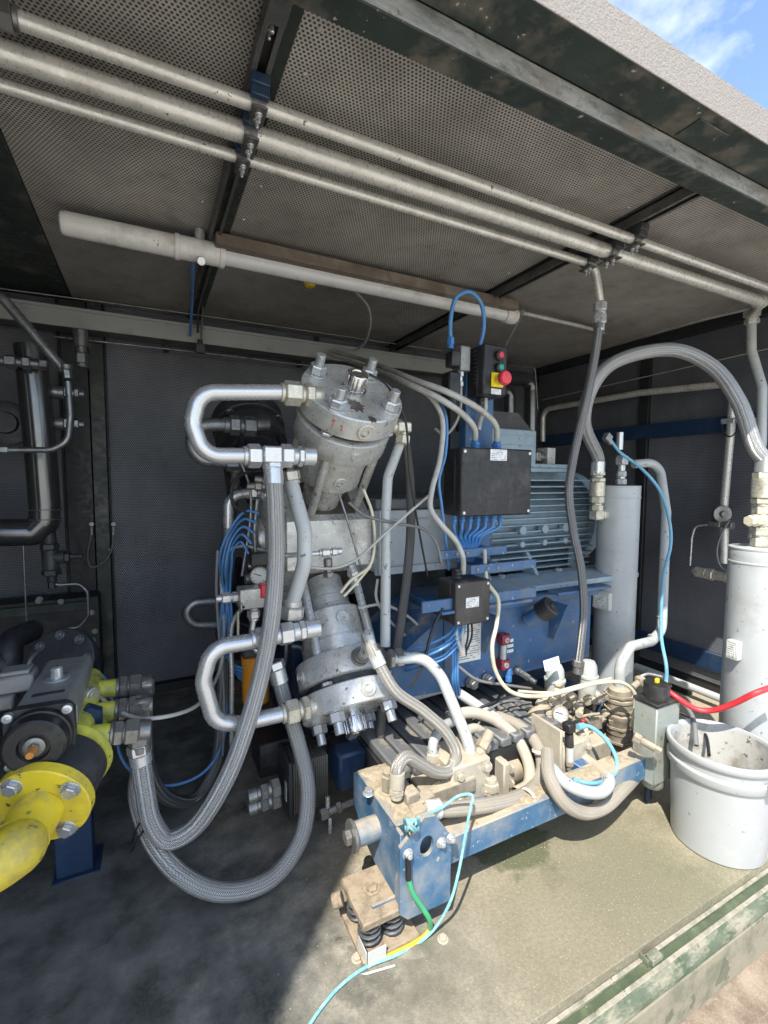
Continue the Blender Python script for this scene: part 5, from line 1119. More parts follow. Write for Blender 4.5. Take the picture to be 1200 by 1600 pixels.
for k, (px, py0, py1, lab) in enumerate(((865, 1098, 1042, 'grey wrapped cylinder carrying a printed tag'), (917, 1092, 1036, 'grey wrapped cylinder without tag, beside the first tank'))):
    a = A(px, py0, 1.42); b = A(px+3, py1, 1.42); t = thing('solenoid_coil', lab, 'cylinder', a, 'wrapped cylinders'); m = MB(); L = (b-a).length
    m.lathe(a, b-a, [(0, .04), (L*.6, .042), (L*.62, .046), (L*.68, .046), (L*.70, .040), (L*.95, .036), (L+.01, .026), (L+.012, 0)], 12); m.build('bottle', 'clear_plastic', t)
    if k == 0: label_plate(t, 'tag', A(862, 1037, 1.36), V((1, -.3, .25)), V((-.2, .1, 1)), .07, .045, 'tag_print')
t = thing('pressure_sensor', 'slim sensor with black plug and white sleeve on the valve block', 'sensor', A(889, 1195, 1.18)); Y = 1.18
m = MB(); m.cyl(A(890, 1188, Y), A(890, 1165, Y), .014, n=14); m.build('sleeve', 'white_label', t); m = MB(); m.box(A(889, 1136, Y), (.036, .036, .035), None, .003); m.cyl(A(889, 1146, Y), A(890, 1166, Y), .0155, n=14); m.build('plug', 'black_plastic', t); m = MB(); chain(m, A(890, 1188, Y), (0, 0, -1), [('h', .02, .016), ('c', .02, .01)]); m.build('stem', 'dusty', t)
line('sensor_cable', 'light blue cable curling down from the sensor over the white pipe', 'cable', [A(905, 1132, 1.22), A(925, 1137, 1.20), A(948, 1157, 1.16), A(963, 1185, 1.12), A(962, 1205, 1.09), A(945, 1220, 1.07), A(920, 1224, 1.06), A(895, 1218, 1.08)], .0075, 'cable_cyan')
m = MB(); chain(m, A(912, 1134, 1.215), V((-1, 0, .1)), [('c', .03, .012)]); tag(m.build('cable_plug', 'cable_cyan'), 'light blue plug at the end of the curling cable', 'plug')
# filter column with the white down pipe
fx = thing('filter_column', 'tall sandy filter body below the white down pipe', 'filter', A(966, 1190, 1.33))
a = A(968, 1172, 1.33); b = A(968, 1072, 1.33); L = (b-a).length; m = MB(); m.lathe(a, b-a, [(0, .035), (L*.16, .035), (L*.17, .05), (L*.30, .052), (L*.31, .056), (L*.52, .056), (L*.54, .060), (L*.60, .060), (L*.62, .055), (L*.78, .055), (L*.80, .060), (L*.84, .060), (L*.86, .05), (L*.97, .045), (L, .03)], 16); m.build('body', 'dusty', fx)
for f in (.18, .40, .66, .88): m = MB(); m.ring(a+(b-a)*f, b-a, [(0, .058), (.010, .058), (.010, .064), (0, .064)], 8); m.build('band', 'dusty', fx)
m = MB(); chain(m, a, a-b, [('c', .02, .03), ('h', .04, .03), ('c', .05, .024)]); m.build('drain', 'dusty', fx)
t = thing('down_pipe', 'white painted pipe with a double bend in front of the first tank', 'pipe', A(968, 1075, 1.33))
MB().tube([A(990, 725, 1.62), A(1030, 722, 1.58), A(1041, 800, 1.50), A(1034, 985, 1.42), A(1018, 1002, 1.40), A(985, 1010, 1.36), A(968, 1040, 1.33), A(968, 1075, 1.33)], .0225, 16, rad=.07).build('pipe', 'pipe_paint', t)
for px, py, Y in ((1038, 875, 1.465), (1034, 965, 1.43), (1020, 997, 1.405)): m = MB(); q = A(px, py, Y); m.ring(q, (0, 0, 1) if py < 990 else (-1, 0, -.4), [(0, .02), (.004, .025), (.008, .02)], 20); m.build('weld_bead', 'pipe_paint', t)
# level switch box
gb = thing('switch_box', 'grey metal box with a round black cap beside the bucket', 'box', A(1022, 1210, 1.1)); GY = 1.05
g0 = A(1027, 1108, GY); g1 = A(1057, 1213, GY); MB().b2(g0.x, g1.x, GY, GY+.094, g1.z, g0.z, .004).build('body', 'grey_box', gb)
MB().b2(g0.x-.004, g1.x+.004, GY-.004, GY+.098, g0.z+.0005, g0.z+.014, .003).build('lid', 'rubber', gb)
q = V(((g0.x+g1.x)/2-.006, GY+.047, g0.z+.0145)); m = MB(); m.lathe(q, (0, 0, 1), [(0, .046), (.05, .046), (.055, .043), (.055, 0)], 30); m.build('cap', 'rubber', gb)
m = MB(); m.box(q+V((.0, .0, .064)), (.016, .012, .018), None, .002); m.build('yellow_clip', 'yellow_plastic', gb)
m = MB(); qq = A(1046, 1163, GY); chain(m, qq, (.1, -1, 0), [('c', .008, .016), ('h', .014, .012)]); m.build('bolt', 'zinc', gb)
m = MB(); chain(m, A(990, 1150, 1.08), V((.5, -.8, -.35)), [('h', .025, .018), ('c', .05, .013), ('h', .02, .014)]); m.build('cock', 'dusty', gb)
m = MB(); m.lathe(V((q.x, GY+.047, g1.z-.0005)), (0, 0, -1), [(0, .043), (.025, .043), (.04, .035), (.044, 0)], 24); m.build('bottom_dome', 'grey_box', gb)
m = MB(); m.cyl(V((q.x+.03, GY+.08, 0)), V((q.x+.03, GY+.08, g1.z-.001)), .014, n=12); m.build('stand', 'dark_blue', gb)
t = thing('ball_cock', 'small sandy shut-off cock with lever behind the grey box', 'valve', A(1000, 1075, 1.30)); m = MB(); q = A(1000, 1064, 1.30); m.box(q, (.035, .035, .04), None, .005); m.cyl(q, q+V((-.05, 0, -.02)), .014, n=12); m.build('body', 'dusty', t); part_line(t, 'lever', [q+V((0, 0, .02)), q+V((.03, -.01, .03)), A(1034, 1057, 1.28)], .006, 'zinc')

# ------------------------------------------------------------------ bucket
bk = thing('bucket', 'white plastic bucket with wire handle standing by the sill', 'bucket', (1.812, .895, 0)); bc = V((1.812, .895, .001))
MB().lathe(bc, (0, 0, 1), [(0, 0), (0, .139), (.004, .143), (.25, .153), (.268, .1537), (.271, .163), (.275, .1655), (.298, .1665), (.302, .163), (.304, .1565), (.333, .158), (.336, .167), (.341, .1695), (.356, .1705), (.361, .168), (.363, .163), (.361, .158), (.352, .1545)], 56, caps=False).build('shell', 'bucket_white', bk)
MB().lathe(bc, (0, 0, 1), [(.352, .1545), (.2, .1475), (.012, .1375), (.012, 0)], 56, caps=False).build('inside', 'bucket_inside', bk)
ear = (V((-.55, -.83, 0))).normalized(); er = A(1163, 1225, .75)
for k in range(2):
    a = R(-100+180*k); d = V((math.cos(a), math.sin(a), 0)); m = MB(); m.box(bc+d*.171+V((0, 0, .293)), (.03, .014, .04), Matrix.Rotation(a+PI/2, 3, 'Z'), .003); m.build('ear', 'bucket_white', bk)
a = R(-100); d = V((math.cos(a), math.sin(a), 0)); s_ = V((-d.y, d.x, 0))
hp = [bc+d*.175+V((0, 0, .29))]
for k in range(1, 9):
    t_ = PI*k/9; hp.append(bc+d*(.176*math.cos(t_))+s_*(.215*math.sin(t_))+V((0, 0, .29-.10*math.sin(t_))))
hp.append(bc-d*.175+V((0, 0, .29)))
MB().tube(hp, .0028, 8).build('handle', 'dark_zinc', bk)
m = MB(); m.lathe(bc+V((.02, .02, .013)), (0, 0, 1), [(0, .09), (.05, .085), (.11, .05), (.14, .02), (.145, 0)], 14)
m.v = [q+V((random.uniform(-.012, .012), random.uniform(-.012, .012), random.uniform(-.006, .012) if q.z > .03 else 0)) for q in m.v]; tag(m.build('rag', 'white_label', None, 70), 'white crumpled cloth lying inside the bucket', 'cloth')
line('tube_in_bucket', 'thick grey tube dipping into the bucket', 'tube', [A(1043, 1090, 1.15), A(1065, 1098, 1.1), A(1082, 1120, 1.04), A(1088, 1165, .98)], .0085, 'cable_dark_grey')
line('tube_in_bucket', 'thin black tube dipping into the bucket', 'tube', [A(1055, 1110, 1.15), A(1085, 1125, 1.08), A(1103, 1150, 1.0), A(1108, 1180, .95)], .006, 'cable_black')

# ------------------------------------------------------------------ tanks
TX = 2.17
def tank(cy, top, px, label):
    t = thing('gas_tank', label, 'tank', (TX, cy, 0), 'white upright tanks')
    m = MB(); m.lathe((TX, cy, .02), (0, 0, 1), [(0, .09), (.03, .10), (top-.05, .10), (top-.03, .1005), (top-.02, .098), (top-.02, .0)], 48); m.build('shell', 'tank_paint', t)
    m = MB(); m.lathe((TX, cy, top-.004), (0, 0, 1), [(0, .10), (.003, .1015), (.008, .1015), (.010, .098), (.010, 0)], 48); m.build('top_plate', 'tank_paint', t)
    m = MB(); m.box((TX, cy, .01), (.26, .26, .02), None, .003); m.build('foot', 'dark_blue', t)
    for z in (top-.06, .14):
        m = MB(); m.ring((TX, cy, z), (0, 0, 1), [(0, .0985), (.004, .1025), (.009, .1022), (.012, .0985)], 48); m.build('weld_seam', 'tank_paint', t)
    return t
t1y = AX(962, 900, TX).y; t2y = AX(1184, 900, TX).y
t1 = tank(t1y, 1.265, 962, 'white tank standing farther back, beside the motor'); t2 = tank(t2y, 1.03, 1184, 'white tank nearest the opening, behind the bucket')
def tank_box(t, cy, px, py, w, h):
    q, d = near((TX, cy, 0), (0, 0, 1), A(px, py, cy-.08).z, .10, px, py); s_ = V((0, 0, 1)).cross(d); M_ = Matrix((s_, d, V((0, 0, 1)))).transposed()
    MB().box(q+d*.012, (w, .03, h), M_, .003).build('switch', 'white_label', t); label_plate(t, 'label', q+d*.0275-s_*.0, s_, (0, 0, 1), w*.7, h*.7); 
tank_box(t1, t1y, 941, 946, .09, .09); tank_box(t2, t2y, 1140, 1044, .045, .075)
# top fittings, first tank
m = MB(); q = V((TX, t1y, 1.275)); chain(m, q+V((.012, 0, 0)), (0, 0, 1), [('h', .03, .026), ('c', .01, .02), ('h', .03, .024), ('c', .03, .018)]); m.box(q+V((.012, 0, .125)), (.045, .045, .05), None, .004); m.build('top_fitting', 'zinc', t1)
m = MB(); q = A(968, 703, 1.62); m.cyl(q-V((0, 0, .0)), q+V((0, 0, .09)), .017, n=16); m.build('relief_valve', 'zinc', t1)
m = MB(); q, d = near((TX, t1y, 0), (0, 0, 1), A(938, 806, 1.55).z, .098, 944, 806); e = chain(m, q, V((-1, -.25, 0)), [('c', .02, .028), ('h', .025, .032), ('c', .01, .026)]); m.box(e+V((-.02, 0, 0)), (.055, .05, .05), None, .006); e2_ = chain(m, e+V((-.022, 0, .02)), (0, 0, 1), [('h', .03, .03), ('c', .008, .025), ('h', .035, .034), ('c', .07, .036), ('h', .022, .036), ('c', .01, .026), ('h', .022, .034)]); m.build('side_fitting', 'zinc_yellow', t1)
# second tank
m = MB(); q = V((TX, t2y, 1.037)); e = chain(m, q, (0, 0, 1), [('h', .035, .032), ('c', .01, .026), ('h', .035, .034)]); m.box(e+V((0, 0, .025)), (.055, .055, .05), None, .006); e = chain(m, e+V((0, 0, .05)), (0, 0, 1), [('h', .03, .032), ('c', .01, .03), ('h', .025, .038), ('c', .075, .040), ('h', .025, .038), ('c', .012, .03)]); m.build('top_fitting', 'zinc_yellow', t2); TT = e
m = MB(); chain(m, q+V((-.02, 0, .105)), (-1, .1, 0), [('h', .03, .024), ('c', .012, .018), ('h', .02, .022)]); m.build('side_cock', 'cable_cream', t2)
# arched hose between the tanks
hose('braided_hose', 'thick braided steel hose arching from the far tank to the near tank', [e2_, e2_+V((0, 0, .06)), A(913, 660, 1.52), A(922, 612, 1.47), A(950, 573, 1.42), A(1000, 552, 1.34), A(1060, 548, 1.25), A(1115, 575, 1.15), A(1155, 630, 1.06), A(1180, 700, 1.0), TT+V((0, 0, .03)), TT], .0285, 'braid_steel', [('c', .06, .032)], [('c', .06, .034)], 'zinc', group='braided hoses', n=18)
hose('braided_hose', 'slim braided hose hanging from the ceiling pipe down behind the motor', [q2 if False else A(937, 496, PY[2]), A(931, 545, PY[2]), A(915, 630, PY[2]), A(897, 710, 1.42), A(889, 765, 1.42), A(895, 825, 1.42), A(908, 890, 1.42), A(912, 955, 1.42), A(907, 1010, 1.42), A(903, 1040, 1.42)], .0175, 'braid_dark', [('c', .06, .020)], [('h', .03, .026), ('c', .03, .02)], 'fitting_dark', group='braided hoses')

# ------------------------------------------------------------------ right wall pipes and instruments
t = thing('wall_pipe', 'grey pipe arching along the right wall above the blue rail', 'pipe', AX(1130, 800, 2.95))
MB().tube([AX(848, 690, 2.95), AX(848, 640, 2.95), AX(1000, 614, 2.95), AX(1146, 599, 2.95), AX(1143, 660, 2.95), AX(1131, 792, 2.95)], .021, 14, rad=.08).build('pipe', 'pipe_metal', t)
m = MB(); q = AX(1140, 658, 2.94); m.box(q, (.05, .07, .03), None, .003); m.build('clamp', 'zinc', t); part_line(t, 'tie', [AX(1128, 662, 2.93), AX(1130, 676, 2.92), AX(1142, 682, 2.92), AX(1152, 672, 2.93), AX(1154, 656, 2.93)], .004, 'cable_black')
m = MB(); q = AX(1171, 657, 2.88); m.box(q, (.05, .05, .03), None, .003); tag(m.build('wall_clamp', 'zinc'), 'zinc clamp on the blue rail at the right', 'clamp')
t = thing('regulator', 'round grey pressure regulator on the right wall pipe', 'regulator', AX(1128, 830, 2.9)); q = AX(1128, 803, 2.9); m = MB(); m.lathe(q, (-.6, -.8, 0), [(-.04, .03), (-.02, .048), (0, .050), (.01, .046), (.012, .02), (.03, .016), (.03, 0)], 24); m.build('body', 'fitting_dark', t)
m = MB(); chain(m, AX(1110, 818, 2.9), (0, -1, 0), [('c', .03, .02), ('h', .03, .026), ('c', .04, .02), ('h', .02, .024)]); m.build('port', 'fitting_dark', t)
part_line(t, 'capillary', [AX(1105, 820, 2.88), AX(1086, 822, 2.88), AX(1081, 840, 2.88), AX(1078, 884, 2.88)], .006, 'zinc', .04)
MB().tube([AX(1132, 815, 2.92), AX(1131, 880, 2.92)], .022, 12).build('drop_pipe', 'pipe_metal', t)
m = MB(); chain(m, AX(1082, 892, 2.88), (.0, -1, -.02), [('h', .02, .014), ('c', .06, .03), ('h', .04, .034), ('c', .06, .026), ('h', .04, .034), ('c', .2, .02)]); m.build('cross_fitting', 'zinc_yellow', t)
line('instrument_wire', 'dark thin wire looping down beside the regulator', 'wire', [AX(1140, 812, 2.86), AX(1125, 840, 2.86), AX(1120, 865, 2.86), AX(1128, 888, 2.86), AX(1142, 894, 2.86)], .005, 'cable_dark_grey')
line('wall_rope', 'thin wire stretched along the top of the right wall', 'wire', [AX(847, 625, 3.03), AX(1100, 568, 3.03), AX(1230, 538, 3.03)], .003, 'cable_grey', n=6)
line('cable_conduit', 'grey conduit along the ceiling corner from the tube light to the right wall', 'conduit', [AZ(812, 488, 2.20), AZ(900, 508, 2.20), AX(975, 524, 2.98), AX(1010, 522, 2.98), AX(1060, 508, 2.98), AX(1165, 483, 2.98), AX(1230, 467, 2.98)], .011, 'cable_grey')
line('lamp_cable', 'short grey cable leaving the right end of the tube light', 'cable', [l1+V((0, 0, -.01)), AZ(818, 485, 2.2), AZ(800, 520, 2.1), AZ(790, 540, 2.02)], .005, 'cable_dark_grey')
t = thing('floor_pipe', 'grey pipe low along the right wall behind the tanks', 'pipe', AX(1080, 1085, 2.85)); MB().tube([AX(985, 1038, 2.85), AX(1050, 1062, 2.85), AX(1140, 1097, 2.85)], .022, 12).build('pipe', 'pipe_paint', t)
MB().box(AX(1065, 1090, 2.9), (.05, .10, .16), None, .004).build('stand', 'perf_wall', t)
line('tank_cable', 'blue cable hanging from the first tank top past the down pipe', 'cable', [A(950, 682, 1.62), A(968, 706, 1.58), A(1000, 730, 1.52), A(1030, 765, 1.46), A(1046, 815, 1.40), A(1048, 850, 1.38), A(1037, 900, 1.38), A(1033, 990, 1.36), A(1041, 1040, 1.25), A(1040, 1070, 1.12), A(1038, 1084, 1.09)], .0075, 'cable_cyan')
m = MB(); q = A(949, 684, 1.62); m.box(q, (.04, .03, .04), Matrix.Rotation(.6, 3, 'Y'), .003); m.cyl(q+V((.005, 0, -.01)), q+V((.02, -.01, -.03)), .014, n=12); tag(m.build('cable_plug', 'galvanised'), 'grey plug at the top end of the tank cable', 'plug')
line('red_cable', 'bright red cable drooping from the grey box to the right edge', 'cable', [A(1041, 1077, 1.09), A(1058, 1090, 1.05), A(1088, 1108, 1.0), A(1112, 1110, .96), A(1145, 1100, .90), A(1180, 1083, .84), A(1230, 1066, .80)], .010, 'cable_red')
# stainless ducts behind the motor
t = thing('exhaust_duct', 'dark steel duct elbow behind the push-button station', 'duct', A(826, 700, 2.75)); MB().tube([A(770, 590, 2.75), A(831, 592, 2.75), A(829, 720, 2.75)], .055, 18, rad=.09).build('duct', 'dark_pipe', t)
t = thing('exhaust_duct', 'smaller dark duct elbow left of the larger one', 'duct', A(795, 660, 2.7)); MB().tube([A(765, 607, 2.6), A(797, 609, 2.6), A(796, 690, 2.6)], .042, 16, rad=.07).build('duct', 'dark_pipe', t)
line('thin_bracket', 'thin dark tube bent round the large duct elbow', 'tube', [A(785, 570, 2.7), A(836, 574, 2.7), A(840, 640, 2.7)], .006, 'dark_zinc', .03)

# ------------------------------------------------------------------ cables round the boxes
G6 = 'pale conduits to the junction boxes'
line('conduit', 'upper of the two pale conduits arching down to the large junction box', 'conduit', [A(520, 548, 2.85), A(560, 560, 2.6), A(605, 576, 2.0), A(650, 595, 1.65), A(700, 613, 1.53), A(750, 640, 1.52), A(775, 666, 1.55), GT[1]], .0125, 'cable_grey', group=G6)
line('conduit', 'lower of the two pale conduits arching down to the large junction box', 'conduit', [A(515, 552, 2.85), A(555, 568, 2.6), A(598, 582, 2.0), A(640, 601, 1.65), A(685, 622, 1.54), A(724, 648, 1.53), A(742, 672, 1.56), GT[0]], .0125, 'cable_grey', group=G6)
line('conduit', 'pale conduit snaking down left of the junction boxes', 'conduit', [A(630, 597, 1.72), A(670, 618, 1.6), A(690, 650, 1.56), A(688, 715, 1.52), A(675, 765, 1.5), A(673, 795, 1.48), A(690, 820, 1.46), A(712, 845, 1.46), A(723, 870, 1.46), A(724, 896, 1.47)], .0105, 'cable_grey', group=G6)
line('control_cable', 'pale cable from the push-button station to the large junction box', 'cable', [A(758, 622, 1.59), A(758, 640, 1.59), A(751, 655, 1.6), A(748, 672, 1.6)], .010, 'cable_grey')
line('blue_conduit', 'blue cable running beside the snaking pale conduit', 'cable', [A(685, 622, 1.62), A(697, 652, 1.57), A(696, 710, 1.55), A(686, 750, 1.54), A(690, 790, 1.54), A(697, 850, 1.54), A(701, 890, 1.55)], .006, 'cable_blue')
for k, g in enumerate(GB):
    e = A(722+k*4, 856, 1.56); line('blue_cable', ['first', 'second', 'third', 'fourth', 'fifth', 'sixth', 'seventh'][k]+' from the left of the blue cables under the large junction box', 'cable', [g+V((0, 0, .012)), g+V((0, 0, -.025)), (g+e)/2+V((-(k-3)*.004, .03, -.012)), e, e+V((0, .03, -.06))], .0075, 'cable_blue', group='blue cables under the large junction box', n=8)
for k in range(5):
    line('blue_cable', ['uppermost', 'second', 'third', 'fourth', 'lowest'][k]+' of the blue cables fanning left from the small junction box', 'cable', [A(716+k*3, 956, 1.46), A(709+k*3.5, 982+k*3, 1.45-.012*(k%2)), A(688+k*2, 999+k*7+(k%2)*3, 1.43-.02*(k%3)), A(652, 1013+k*8, 1.46), A(615+k*3, 1022+k*7, 1.55)], .0048, 'cable_blue', group='blue cables fanning from the small junction box', n=8)
for k in range(3): line('blue_cable', ['left', 'middle', 'right'][k]+' of the three blue cables hanging straight below the small junction box', 'cable', [A(706+k*4, 970, 1.47), A(707+k*4, 1010, 1.46), A(707+k*4, 1060, 1.46), A(709+k*4, 1085, 1.5)], .0055, 'cable_blue', group='blue cables hanging below the small junction box', n=8)
for k, (px, mt, nm) in enumerate(((713, 'cable_grey', 'left pale lead'), (722, 'cable_grey', 'right pale lead'), (731, 'cable_black', 'left black lead'), (737, 'cable_black', 'right black lead'))):
    line('box_lead', nm+' hanging from the small junction box', 'cable', [A(px, 970, 1.46), A(px, 995, 1.44), A(721+k*2.5, 1018, 1.43), A(722+k*2, 1024, 1.43)], .0085 if k < 2 else .004, mt, group='leads hanging from the small junction box', n=8)
line('cream_cable', 'cream cable hanging past the small box and along the valve group', 'cable', [A(757, 860, 1.50), A(762, 910, 1.42), A(778, 935, 1.38), A(776, 975, 1.36), A(769, 1010, 1.35), A(775, 1050, 1.34), A(797, 1080, 1.32), A(840, 1088, 1.30), A(890, 1078, 1.28), A(940, 1066, 1.25), A(975, 1068, 1.22), A(992, 1085, 1.20), A(991, 1115, 1.19), A(986, 1135, 1.2)], .0078, 'cable_cream')
line('cream_cable', 'second cream cable lying along the valve group', 'cable', [A(810, 1080, 1.36), A(860, 1082, 1.33), A(910, 1070, 1.29), A(955, 1060, 1.27)], .006, 'cable_cream')
line('black_cable', 'black cable sagging in front of the reservoir', 'cable', [A(717, 1042, 1.45), A(745, 1062, 1.44), A(790, 1070, 1.44), A(830, 1076, 1.46)], .006, 'cable_dark_grey')
line('lamp_lead', 'pale cable hooking down behind the upper cylinder', 'cable', [A(555, 455, 2.2), A(575, 480, 2.3), A(577, 515, 2.5), A(560, 545, 2.75), A(530, 552, 2.85)], .008, 'cable_grey')
line('thin_cable', 'thin black cable running down from the upper cylinder cap', 'cable', [facept(573, 596)+UF*.03, facept(598, 606)+UF*.02, A(624, 632, 1.5), A(634, 660, 1.5), A(640, 740, 1.52), A(655, 830, 1.55), A(668, 900, 1.55)], .0042, 'cable_black')
line('thin_cable', 'dark cable drooping between crankcase and junction boxes', 'cable', [A(545, 785, 1.62), A(570, 805, 1.6), A(620, 818, 1.56), A(660, 826, 1.52), A(680, 845, 1.5), A(690, 880, 1.5)], .006, 'cable_dark_grey')
line('pale_cable', 'pale cable crossing diagonally from the lower cylinder to the column', 'cable', [A(482, 886, 1.62), A(520, 888, 1.6), A(555, 875, 1.58), A(600, 835, 1.55), A(640, 800, 1.54), A(675, 770, 1.53)], .0055, 'cable_grey')
line('yellowed_cable', 'yellowed cable hanging from the upper cylinder to the lower one', 'cable', [A(568, 765, 1.62), A(581, 800, 1.6), A(585, 850, 1.58), A(577, 885, 1.56), A(550, 905, 1.56), A(532, 926, 1.55)], .006, 'cable_cream')
line('yellowed_cable', 'second yellowed cable bending into the lower cylinder port', 'cable', [A(579, 885, 1.575), A(556, 912, 1.555), A(537, 932, 1.54)], .005, 'cable_cream')
line('capillary', 'thin steel tube running down across the crankcase', 'tube', [A(529, 770, 1.60), A(545, 820, 1.58), A(562, 880, 1.58), A(566, 900, 1.6)], .0045, 'dark_zinc')
t = thing('impulse_line', 'short steel line with an elbow in front of the crankcase', 'pipe', A(500, 865, 1.6)); MB().tube([A(445, 868, 1.60), A(505, 864, 1.60)], .009, 10).build('tube', 'zinc', t); m = MB(); chain(m, A(498, 864, 1.60), (1, 0, .02), [('c', .01, .012), ('h', .03, .016), ('c', .008, .011), ('h', .02, .016), ('c', .02, .013)]); m.build('nut', 'zinc', t)
m = MB(); q = A(512, 885, 1.62); chain(m, q+V((0, 0, .03)), V((.1, .1, -1)), [('c', .05, .016), ('h', .02, .022)]); m.build('block', 'fitting_dark', t)
m = MB(); chain(m, A(548, 880, 1.62), V((.3, .1, -1)), [('c', .03, .02), ('h', .02, .024), ('c', .04, .018)]); tag(m.build('drain_fitting', 'zinc'), 'small fitting under the right corner of the crankcase', 'fitting')
# pipes right of the upper cylinder
t = thing('riser_pipe', 'pale riser pipe from the upper cylinder down past the coupling housing', 'pipe', A(600, 1010, 1.58)); qh, dh = near(uo, -UF, .05, .181, 632, 662)
MB().tube([A(628, 685, 1.60), A(606, 745, 1.60), A(603, 800, 1.6), A(602, 1010, 1.52)], .019, 14, rad=.12).build('pipe', 'pipe_paint', t)
m = MB(); q = A(632, 668, 1.58); m.box(q, (.045, .045, .04), None, .006); chain(m, q+V((-.01, 0, 0)), V((-1, 0, 0)), [('h', .03, .03), ('c', .03, .024)]); chain(m, q, V((-.15, 0, -1)), [('c', .03, .018), ('h', .035, .03)]); m.build('elbow', 'zinc_yellow', t)
line('pressure_hose', 'grey rubber hose hanging beside the pale riser pipe', 'hose', [A(633, 690, 1.66), A(640, 740, 1.66), A(642, 820, 1.64), A(636, 900, 1.60), A(628, 960, 1.57), A(620, 1015, 1.54)], .0185, 'hose_wrap')
line('small_cable', 'grey cable curving behind the large junction box to the pressure switch', 'cable', [A(720, 597, 1.6), A(719, 640, 1.6), A(710, 665, 1.62), A(695, 680, 1.65), A(680, 670, 1.7)], .006, 'cable_grey')
# blue cable bundle behind the bright hose
for k in range(5):
    o_ = k*3.2; line('blue_cable', ['leftmost', 'second', 'middle', 'fourth', 'rightmost'][k]+' of the blue cables bundled behind the bright braided hose', 'cable', [A(405-k*4, 802+k*16, 1.9), A(384-k*2, 799+k*12, 1.92), A(360-k*2+o_*.9, 826+k*9, 1.95+.02*(k%2)), A(343+o_*1.5, 872+(k%3)*6, 1.98-.02*(k%3)), A(349+o_*.8-(k%2)*4, 920, 2.0), A(345+o_*1.3, 965, 1.99), A(344+o_*1.2, 1000+k*7, 2.0), A(362+o_, 1036+k*6, 1.97), A(390, 1046+k*5, 1.92), A(415, 1043+k*5, 1.88)], .0052, 'cable_blue', group='blue cables behind the bright braided hose', n=8)
line('steel_tube', 'vertical steel tube behind the lower loop pipe', 'tube', [A(378, 950, 1.9), A(363, 975, 1.92), A(362, 1060, 1.92), A(362, 1180, 1.92)], .010, 'zinc')
line('steel_tube', 'thin brass tube left of the orange filter', 'tube', [A(372, 955, 1.88), A(372, 1010, 1.88)], .006, 'zinc_yellow')
for k, (P_, mt_, nm) in enumerate((([(395, 735), (372, 745), (362, 765), (366, 790), (385, 800)], 'cable_black', 'black looped tube below the dark U-shaped pipe'), ([(378, 725), (390, 760), (392, 800), (386, 850), (378, 900)], 'dark_zinc', 'dark steel tube hanging beside the blue cables'), ([(402, 780), (398, 830), (400, 870)], 'dark_zinc', 'short dark tube above the small gauge'), ([(340, 860), (338, 920), (342, 990), (350, 1090), (348, 1180)], 'cable_dark_grey', 'grey cable hanging left of the blue cable bundle'), ([(448, 995), (446, 1030), (440, 1060)], 'dark_zinc', 'thin steel tube between lower loop pipe and cylinder'), ([(455, 1010), (470, 1012), (480, 1030), (478, 1060)], 'dark_zinc', 'thin bent steel tube left of the lower flange'), ([(560, 950), (600, 945), (640, 965), (665, 990)], 'cable_grey', 'pale cable sagging behind the riser pipe'), ([(590, 905), (588, 935), (605, 965), (640, 1000)], 'cable_grey', 'pale looped cable under the coupling housing'), ([(692, 950), (675, 985), (660, 1040), (640, 1075)], 'cable_black', 'black cable hanging in front of the side tank'))):
    line('small_line', nm, 'tube', [A(x, y, (1.92 if x < 420 else 1.6 if x > 500 else 1.72) if nm[0:5] != 'black' or x < 500 else 1.42) for x, y in P_], .0055 if 'cable' in nm else .0075, mt_, n=8)
for k, (px, py, nm) in enumerate(((398, 748, 'upper dark fitting left of the braided hose top'), (386, 760, 'lower dark fitting left of the braided hose top'), (388, 885, 'dark fitting above the bare metal valve block'))):
    m = MB(); chain(m, A(px, py, 1.85), V((1, -.2, .2*(k-1))), [('c', .03, .014), ('h', .025, .02), ('c', .02, .014), ('h', .02, .018)]); tag(m.build('small_fitting', 'fitting_dark'), nm, 'fitting', 'dark fittings by the braided hose')
# valve block with gauge left of the bright hose
t = thing('control_valve', 'bare metal valve block behind the bright braided hose', 'valve', A(400, 945, 1.7)); q = A(396, 932, 1.72); MB().box(q, (.11, .07, .075), None, .004).build('block', 'steel_plate', t)
m = MB(); chain(m, q+V((-.055, 0, .005)), (-1, 0, 0), [('h', .02, .02), ('c', .006, .016), ('h', .03, .021), ('c', .02, .013)]); m.build('nut', 'zinc', t)
m = MB(); chain(m, q+V((.0, 0, -.037)), (0, 0, -1), [('c', .012, .018), ('h', .03, .024), ('c', .01, .018)]); m.build('bottom_nut', 'zinc', t); MB().tube([q+V((0, 0, -.08)), A(393, 990, 1.72), A(398, 1018, 1.72), A(420, 1022, 1.7)], .011, 10, rad=.04).build('tube', 'zinc', t)
for dx in (-.042, .045): m = MB(); m.cyl(q+V((dx, -.034, -.026)), q+V((dx, -.036, -.026)), .006, n=10); m.build('bore', 'ink', t)
MB().box(A(412, 922, 1.70), (.03, .05, .05), None, .004).build('red_label', 'red_plastic', t)
m = MB(); q = A(405, 873, 1.8); m.box(q, (.07, .05, .05), None, .004); m.build('plug', 'black_plastic', t)
m = MB(); chain(m, A(383, 905, 1.8), (1, 0, .05), [('c', .02, .02), ('h', .03, .024), ('c', .04, .018)]); m.build('fitting', 'fitting_dark', t)
